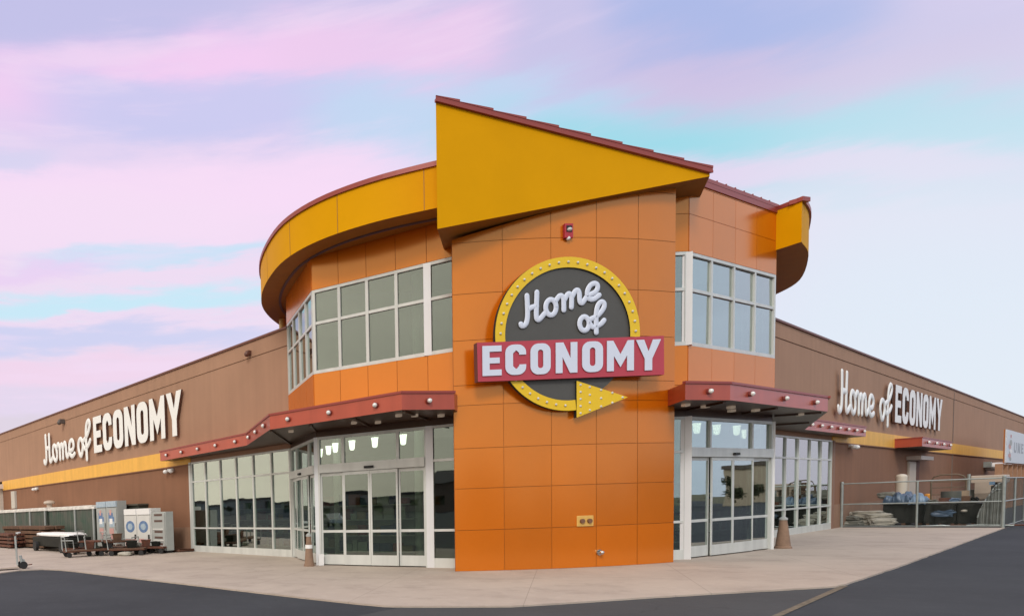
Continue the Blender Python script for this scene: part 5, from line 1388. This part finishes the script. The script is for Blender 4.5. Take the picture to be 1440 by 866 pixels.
# bollards
def bollard(px, s, h, r_, m, label):
    off = yard(px, s); q = Q + uR * s + nR * off
    t = thing('bollard', (*q, .01), label, 'bollard', 'steel bollards by the service door')
    mb = MB(); mb.tube([(*q, .012), (*q, h - .08)], r_, 16); build('post', mb, m, t)
    mb = MB(); mb.ball((*q, h - .08), r_, 0, 16, 8, (1, 1, .6)); build('cap', mb, m, t)
bollard(1267, 8.6, 2.15, .19, mat('bollard_beige', (.58, .53, .45), .5, var=.06), 'tall beige bollard left of the service door')
bollard(1305, 9.0, 1.25, .12, SAFEY, 'short orange yellow bollard right of the service door')
# tubular stall frame
def tubeframe(s, px0, px1, z0, z1, label, bars):
    a, b = yard(px0, s), yard(px1, s); o = Q + uR * s
    t = thing('gate_panel', (*(o + nR * (a + b) / 2), .01), label, 'gate')
    P_ = lambda d_, z: (*(o + nR * d_), z)
    mb = MB(); rc = .25
    mb.tube([P_(a, .012), P_(a, z1 - rc), P_(a + rc * .3, z1 - rc * .3), P_(a + rc, z1), P_(b - rc, z1), P_(b - rc * .3, z1 - rc * .3), P_(b, z1 - rc), P_(b, .012)], .028, 8); build('frame', mb, mat('pipe_brown', (.16, .12, .08), .6, .2, var=.3, vscale=8), t)
    for z in bars:
        mb = MB(); mb.tube([P_(a, z), P_(b, z)], .018, 6); build('bar', mb, MT['pipe_brown'], t)
tubeframe(7.5, 1309, 1358, 0, 2.05, 'brown tubular gate panel standing behind the black pallets', (.9, 1.2, 1.5, 1.75))
# beige tank / container behind
a, b = yard(1364, 8.5), yard(1412, 8.5)
t = thing('feed_container', (*(Q + uR * 9.3 + nR * (a + b) / 2), .01), 'beige sheet metal container with rounded belly behind the fence', 'container')
zt2 = yz(1385, 668, 8.5)
mb = MB(); o = Q + uR * 8.5
mb.obox(o, nR, a, b, 0, 1.6, zt2 - .32, zt2, 0, uR); mb.obox(o, nR, a + .1, a + .2, .1, 1.5, .012, zt2 - .3, 0, uR); mb.obox(o, nR, b - .2, b - .1, .1, 1.5, .012, zt2 - .3, 0, uR)
build('container_top', mb, BEIGE, t, bevel=.03)
mb = MB(); prof = [(0, zt2 - .3), (0, 1.2), (.12, .95), (.4, .75), (.8, .68), (1.2, .75), (1.5, .95), (1.6, 1.2), (1.6, zt2 - .3)]
vs = [(*(o + uR * x + nR * (a + .12)), z) for x, z in prof] + [(*(o + uR * x + nR * (b - .3)), z) for x, z in prof]; n_ = len(prof)
mb.add(vs, [(i, i + 1, n_ + i + 1, n_ + i) for i in range(n_ - 1)] + [tuple(range(n_)), tuple(reversed(range(n_, 2 * n_)))], 0)
build('belly', mb, mat('belly_beige', (.40, .33, .27), .6, var=.2, vscale=2), t)
mb = MB(); mb.tube([(*(o + nR * (a - .05)), .012), (*(o + nR * (a - .05)), zt2 + .08)], .05, 8); build('corner_post', mb, GALV, t)
# leaning corrugated metal panels, arched top
def leaning(s, px0, px1, ztop, label, k):
    a, b = yard(px0, s, 730), yard(px1, s, 730); o = Q + uR * s
    t = thing('metal_panel', (*(o + nR * (a + b) / 2), .01), label, 'panel', 'galvanised panels leaning by the corner post')
    mb = MB(); N = 26; vs = []; fs = []
    for i in range(N + 1):
        f_ = i / N; top = ztop * (.25 + .75 * math.sin(min(f_ * 1.25, 1) * math.pi / 2) ** .75)
        d_ = .03 * math.sin(i * 1.7); 
        for z in (.014, top * .5, top):
            vs.append((*(o + nR * (a + (b - a) * f_) + uR * (d_ + z * .22)), z))
    for i in range(N):
        for j in (0, 1): fs.append((3 * i + j, 3 * i + 3 + j, 3 * i + 4 + j, 3 * i + 1 + j))
    mb.add(vs, fs, 0); sh = build('corrugated_sheet', mb, mat('dull_galv', (.20, .215, .20), .55, .3, var=.3, vscale=4), t)
    sm_ = sh.modifiers.new('thickness', 'SOLIDIFY'); sm_.thickness = .012
    mb = MB(); mb.tube([(vs[3 * i + 2][0], vs[3 * i + 2][1], vs[3 * i + 2][2]) for i in range(N + 1)], .022, 6); build('rim', mb, GALV, t)
leaning(2.75, 1374, 1408, 1.38, 'nearer corrugated metal panel leaning with arched top', 0)
leaning(3.15, 1379, 1412, 1.62, 'farther taller corrugated metal panel leaning behind the first', 1)
a, b = yard(1393, 3.9), yard(1407, 3.9); o = Q + uR * 3.9
t = thing('dark_crate', (*(o + nR * (a + b) / 2), 0), 'dark crate stack with a blue lid behind the leaning panels', 'crate')
mb = MB(); mb.obox(o, nR, a, b, 0, .6, .012, 1.52, 0, uR); build('crate_body', mb, BLACKP, t)
mb = MB(); mb.obox(o, nR, a - .04, b - .2, -.04, .64, 1.56, 1.68, 0, uR); build('lid', mb, mat('lid_blue', (.12, .22, .33), .5), t)
# shelving racks and rolls beyond, seen through the long fence
for i in range(6):
    s = 5.2 + i * 1.9; o = Q + uR * s + nR * 2.6
    t = thing('wire_roll', (*o, .01), ['roll of fence wire nearest the corner post', 'second roll of fence wire in the yard', 'third roll of fence wire in the yard', 'fourth roll of fence wire in the yard', 'fifth roll of fence wire in the yard', 'farthest roll of fence wire in the yard'][i], 'wire roll', 'rolls of fence wire in the yard')
    mb = MB(); mb.tube([(*o, .012), (*o, 1.35)], .28, 14); build('wire_coil', mb, [GREENM, mat('tan_roll', (.28, .2, .13), .7, var=.3), MT['dull_galv']][i % 3], t)
    mb = MB(); mb.tube([(*o, .6), (*o, .66)], .29, 14); build('strap', mb, DARK, t)
# tall display board on posts
oB = Q + nR * 2.0
s0 = (onplane(1412.5, 650, oB, oB + uR).xy - oB).dot(uR); s1 = (onplane(1478, 650, oB, oB + uR).xy - oB).dot(uR)
z1 = onplane(1412.5, 603, oB, oB + uR).z; z0 = onplane(1412.5, 650, oB, oB + uR).z
t = thing('display_board', (*(oB + uR * (s0 + s1) / 2), 0), 'white advertising board on timber posts above the yard at right edge', 'sign board')
mb = MB(); mb.obox(oB, uR, s0, s0 + 14, 0, .05, z0, z1, 0, nR); build('board_face', mb, mat('board_white', (.60, .64, .70), .5), t)
mb = MB(); mb.obox(oB, uR, s0 - .0, s0 + 14, -.06, -.003, z0 - .04, z1 + .01, 0, nR); build('board_frame', mb, mat('board_orange', (.36, .12, .03), .6), t)
for i in range(7):
    mb = MB(); s = s0 + .15 + i * 2.2; mb.obox(oB, uR, s - .14, s + .14, -.35, -.06, 0.012, z0 - .06, 0, nR); build('post', mb, mat('post_tan', (.36, .20, .12), .7, var=.15), t)
mb = MB(); H_ = z1 - z0
for (fs_, fz, w_, h_, mi) in ((1.9, .82, .3, .10, 0), (1.9, .62, .8, .16, 2), (1.5, .5, .8, .14, 1), (1.9, .36, 1.0, .1, 3), (1.5, .22, .8, .12, 1), (1.9, .12, .5, .1, 2)):
    c = s0 + fs_; pts = [(c + w_ * .7 * math.cos(k * math.pi / 6), z0 + H_ * fz + H_ * h_ * .6 * math.sin(k * math.pi / 6)) for k in range(12)]
    mb.add([(*(oB + uR * x + nR * (.054 + mi * .003)), z) for x, z in pts], [tuple(range(12))], mi)
build('emblem', mb, [REDP, PINKP, GREYC, WHITE], t)
s = s0 + 3.4; zc, zh = z0 + H_ * .34, H_ * .32; FG = mat('faded_grey', (.36, .39, .44), .6)
for k_, outs in enumerate(([[(0, 1), (0, .3), (.15, 0), (.6, 0), (.75, .3), (.75, 1), (.55, 1), (.55, .35), (.45, .2), (.3, .2), (.2, .35), (.2, 1)][::-1]], block('N')[1], block('E')[1])):
    vs, fs, nz_ = poly_mesh([[(s + p[0] * 1.7, zc + p[1] * zh) for p in ol] for ol in outs], .006)
    mb = MB(); mb.add([(*(oB + uR * v[0] + nR * (.056 + v[2])), v[1]) for v in vs], fs); build('printed_letter', mb, FG, t); s += 1.75
# lamp post far beyond the right roof
q = Q + uR * 118 + nR * 6
mb = MB(); mb.tube([(*q, 0), (*q, 13)], .12, 8); mb.tube([(*q, 13), (*(q - uR * 2), 13.3)], .08, 6)
tag(build('light_pole', mb, mat('pole_pale', (.6, .6, .6), .5)), 'thin pale light pole beyond the right wing roof', 'light pole')

# ------------------------------------------------------------------ what stands behind the camera and shows in the glass
LEAF = mat('leaf', (.045, .06, .03), .8, col2=(.08, .075, .04), vscale=.4)
LEAF2 = mat('leaf_dark', (.03, .045, .028), .8, col2=(.05, .06, .035), vscale=.4)
TRUNK = mat('bark', (.07, .05, .04), .9)
def tree_mesh(seed, h, conifer):
    r = random.Random(seed); tr = MB(); tr.tube([(0, 0, 0), (.1, 0, h * .4), (0, .1, h * .85)], [h * .025, h * .018, .03], 8)
    cr_ = MB()
    for i in range(5):
        a = r.uniform(0, 6.28); z = h * r.uniform(.3, .6); tr.tube([(0, 0, z), (math.cos(a) * h * .15, math.sin(a) * h * .15, z + h * .18)], [h * .01, .02], 5)
    for i in range(1700):
        if conifer:
            z = h * (.12 + .88 * r.random() ** 1.2); rr = (1 - z / h) * h * .22 * math.sqrt(r.random()) + .1; a = r.uniform(0, 6.28); p = Vector((rr * math.cos(a), rr * math.sin(a), z))
        else:
            k = r.randrange(7); rk = random.Random(seed * 10 + k); c = Vector((rk.uniform(-.2, .2) * h, rk.uniform(-.2, .2) * h, h * rk.uniform(.32, .82)))
            v = Vector((r.gauss(0, 1), r.gauss(0, 1), r.gauss(0, .8))).normalized() * h * .2 * r.random() ** .45; p = c + v
        s = h * .021 * r.uniform(.6, 1.4); d1 = Vector((r.gauss(0, 1), r.gauss(0, 1), r.gauss(0, 1))).normalized(); d2 = d1.orthogonal().normalized()
        cr_.add([p - d1 * s - d2 * s * .6, p + d1 * s - d2 * s * .6, p + d1 * s * .8 + d2 * s * .6, p - d1 * s * .8 + d2 * s * .6], [(0, 1, 2, 3)])
    return tr, cr_
kinds = []
for seed, h, con in ((1, 9, 0), (2, 11, 0), (3, 8, 0), (4, 10, 1)):
    t = thing('pine_tree' if con else 'broadleaf_tree', (0, 0, 0), 'tree', 'tree', 'trees across the road')
    a_, b_ = tree_mesh(seed, h, con); build('trunk', a_, TRUNK, t, local=True); build('crown', b_, LEAF2 if con else LEAF, t, local=True); kinds.append((t, con))
used = set(); count = 0
spots = []
for azd in [-122 + 1.7 * k for k in range(45)] + list(range(56, 238, 5)):
    spots.append((azd + rnd.uniform(-2, 2), rnd.uniform(95, 135)))
for azd, rr in spots:
    k = rnd.choice([0, 1, 2, 0, 1, 3]); t, con = kinds[k]
    o = t if k not in used else copy_tree(t); used.add(k)
    o.location = (rr * math.sin(R(azd)), rr * math.cos(R(azd)), -.1); o.rotation_euler.z = rnd.uniform(0, 6.28)
    sc_ = rnd.uniform(.22, .36) if azd < -40 else rnd.uniform(.38, .62) if azd < 120 else rnd.uniform(.4, .8); o.scale = (sc_, sc_, sc_)
    o['label'] = 'dark conifer across the road, outside the photo' if con else 'leafy tree across the road, outside the photo'
def house(azd, rr, wd, dp, h, label, mw, gable=True):
    c = V2(rr * math.sin(R(azd)), rr * math.cos(R(azd))); n = (-c).normalized(); u = V2(-n.y, n.x)
    t = thing('far_building', (*c, -.1), label, 'building')
    mb = MB(); mb.obox(c, u, -wd / 2, wd / 2, -dp, 0, -.1, h, 0, n); build('wall', mb, mw, t)
    mb = MB()
    if gable:
        pts = [c + u * (-wd / 2 - .4) + n * .5, c + u * (wd / 2 + .4) + n * .5, c + u * (wd / 2 + .4) - n * (dp + .5), c + u * (-wd / 2 - .4) - n * (dp + .5)]
        rdg = [c + u * (-wd / 2 + 2) - n * dp / 2, c + u * (wd / 2 - 2) - n * dp / 2]
        mb.add([(*p, h) for p in pts] + [(*p, h + (1.2 if azd < 0 else 2.4)) for p in rdg], [(0, 1, 5, 4), (2, 3, 4, 5), (1, 2, 5), (3, 0, 4), (0, 3, 2, 1)])
    else: mb.obox(c, u, -wd / 2 - .2, wd / 2 + .2, -dp - .2, .2, h, h + .5, 0, n)
    build('roof', mb, mat('roof_grey', (.09, .075, .07), .8), t)
    k = int(wd / 4)
    for i in range(k):
        s = -wd / 2 + (i + .5) * wd / k; mb = MB(); mb.obox(c, u, s - .8, s + .8, 0, .05, 1, 2.4, 0, n); build('window', mb, GLASS, t)
HW = [mat('house_tan', (.20, .14, .10), .8), mat('house_grey', (.2, .2, .2), .8), mat('house_white', (.38, .33, .27), .8), mat('house_brick', (.25, .1, .07), .8)]
for i, (azd, rr, wd, h, g_) in enumerate(((-62, 100, 26, 4.6, False), (-70, 92, 18, 5.2, True), (-78, 86, 22, 4.5, True), (-98, 84, 16, 4, True), (-118, 80, 24, 5, False), (72, 112, 26, 5, False), (88, 78, 24, 5, True), (104, 80, 18, 4.5, False), (160, 85, 20, 5, True), (205, 80, 26, 5, False), (232, 82, 18, 4.5, True))):
    house(azd, rr * (1.25 if azd < 0 else 1), wd, 10, h * (.62 if azd < 0 else 1), ['low flat grey shop northwest of the car park', 'grey hipped house northwest of the car park', 'tan hipped house west of the car park', 'grey hipped house west of the car park', 'long flat white shop southwest of the car park', 'long pale flat shop east along the road', 'tan hipped shop east of the car park', 'pale flat shop east of the car park', 'white hipped house south of the camera', 'brick flat shop south of the camera', 'tan hipped house southwest of the camera'][i], HW[[1, 1, 0, 1, 2, 2, 0, 2, 2, 3, 0][i]], g_)
# parked cars, mirrored in the doors
def car_proto():
    t = thing('parked_car', (0, 0, 0), 'car', 'car', 'cars in the car park behind the camera')
    mb = MB(); prof = [(-2.2, .35), (-2.25, .75), (-1.6, .95), (-.9, 1.4), (.7, 1.42), (1.5, .98), (2.2, .85), (2.25, .4)]
    def ext(pr, w_, mi):
        n_ = len(pr); vs = [(x, -w_, z) for x, z in pr] + [(x, w_, z) for x, z in pr]
        mb.add(vs, [tuple(range(n_)), tuple(reversed(range(n_, 2 * n_)))] + [(i, n_ + i, n_ + (i + 1) % n_, (i + 1) % n_) for i in range(n_)], mi)
    ext(prof, .85, 0); build('body', mb, mat('car_paint', (.35, .36, .38), .25, .5), t, local=True, bevel=.08)
    mb = MB(); ext([(-1.35, .98), (-.82, 1.34), (.62, 1.36), (1.2, 1.0)], .865, 0); build('window', mb, mat('car_glass', (.02, .025, .03), .08), t, local=True)
    for x in (-1.4, 1.4):
        for y in (-.8, .8):
            mb = MB(); mb.tube([(x, y - .1, .32), (x, y + .1, .32)], .32, 16); build('wheel', mb, DARK, t, local=True)
    for y in (-.6, .6):
        mb = MB(); mb.ball((2.2, y, .65), .13, 0, 8, 6, (.5, 1, .7)); build('headlight', mb, WHITE, t, local=True)
    return t
car = car_proto(); first = True
for i, (azd, rr, yaw) in enumerate(((-76, 34, 20), (-84, 38, 200), (-94, 35, 25), (-104, 40, 15), (-122, 30, 60), (80, 44, 100), (88, 48, 95), (95, 42, 100), (103, 50, 92), (-62, 52, 30), (-70, 60, 20), (170, 34, 0), (200, 36, 10), (150, 40, 0))):
    o = car if first else copy_tree(car); first = False
    o.location = (rr * math.sin(R(azd)), rr * math.cos(R(azd)), -.03); o.rotation_euler.z = R(yaw); o['label'] = 'silver parked car in the car park outside the photo'
print('objects', len(bpy.data.objects))
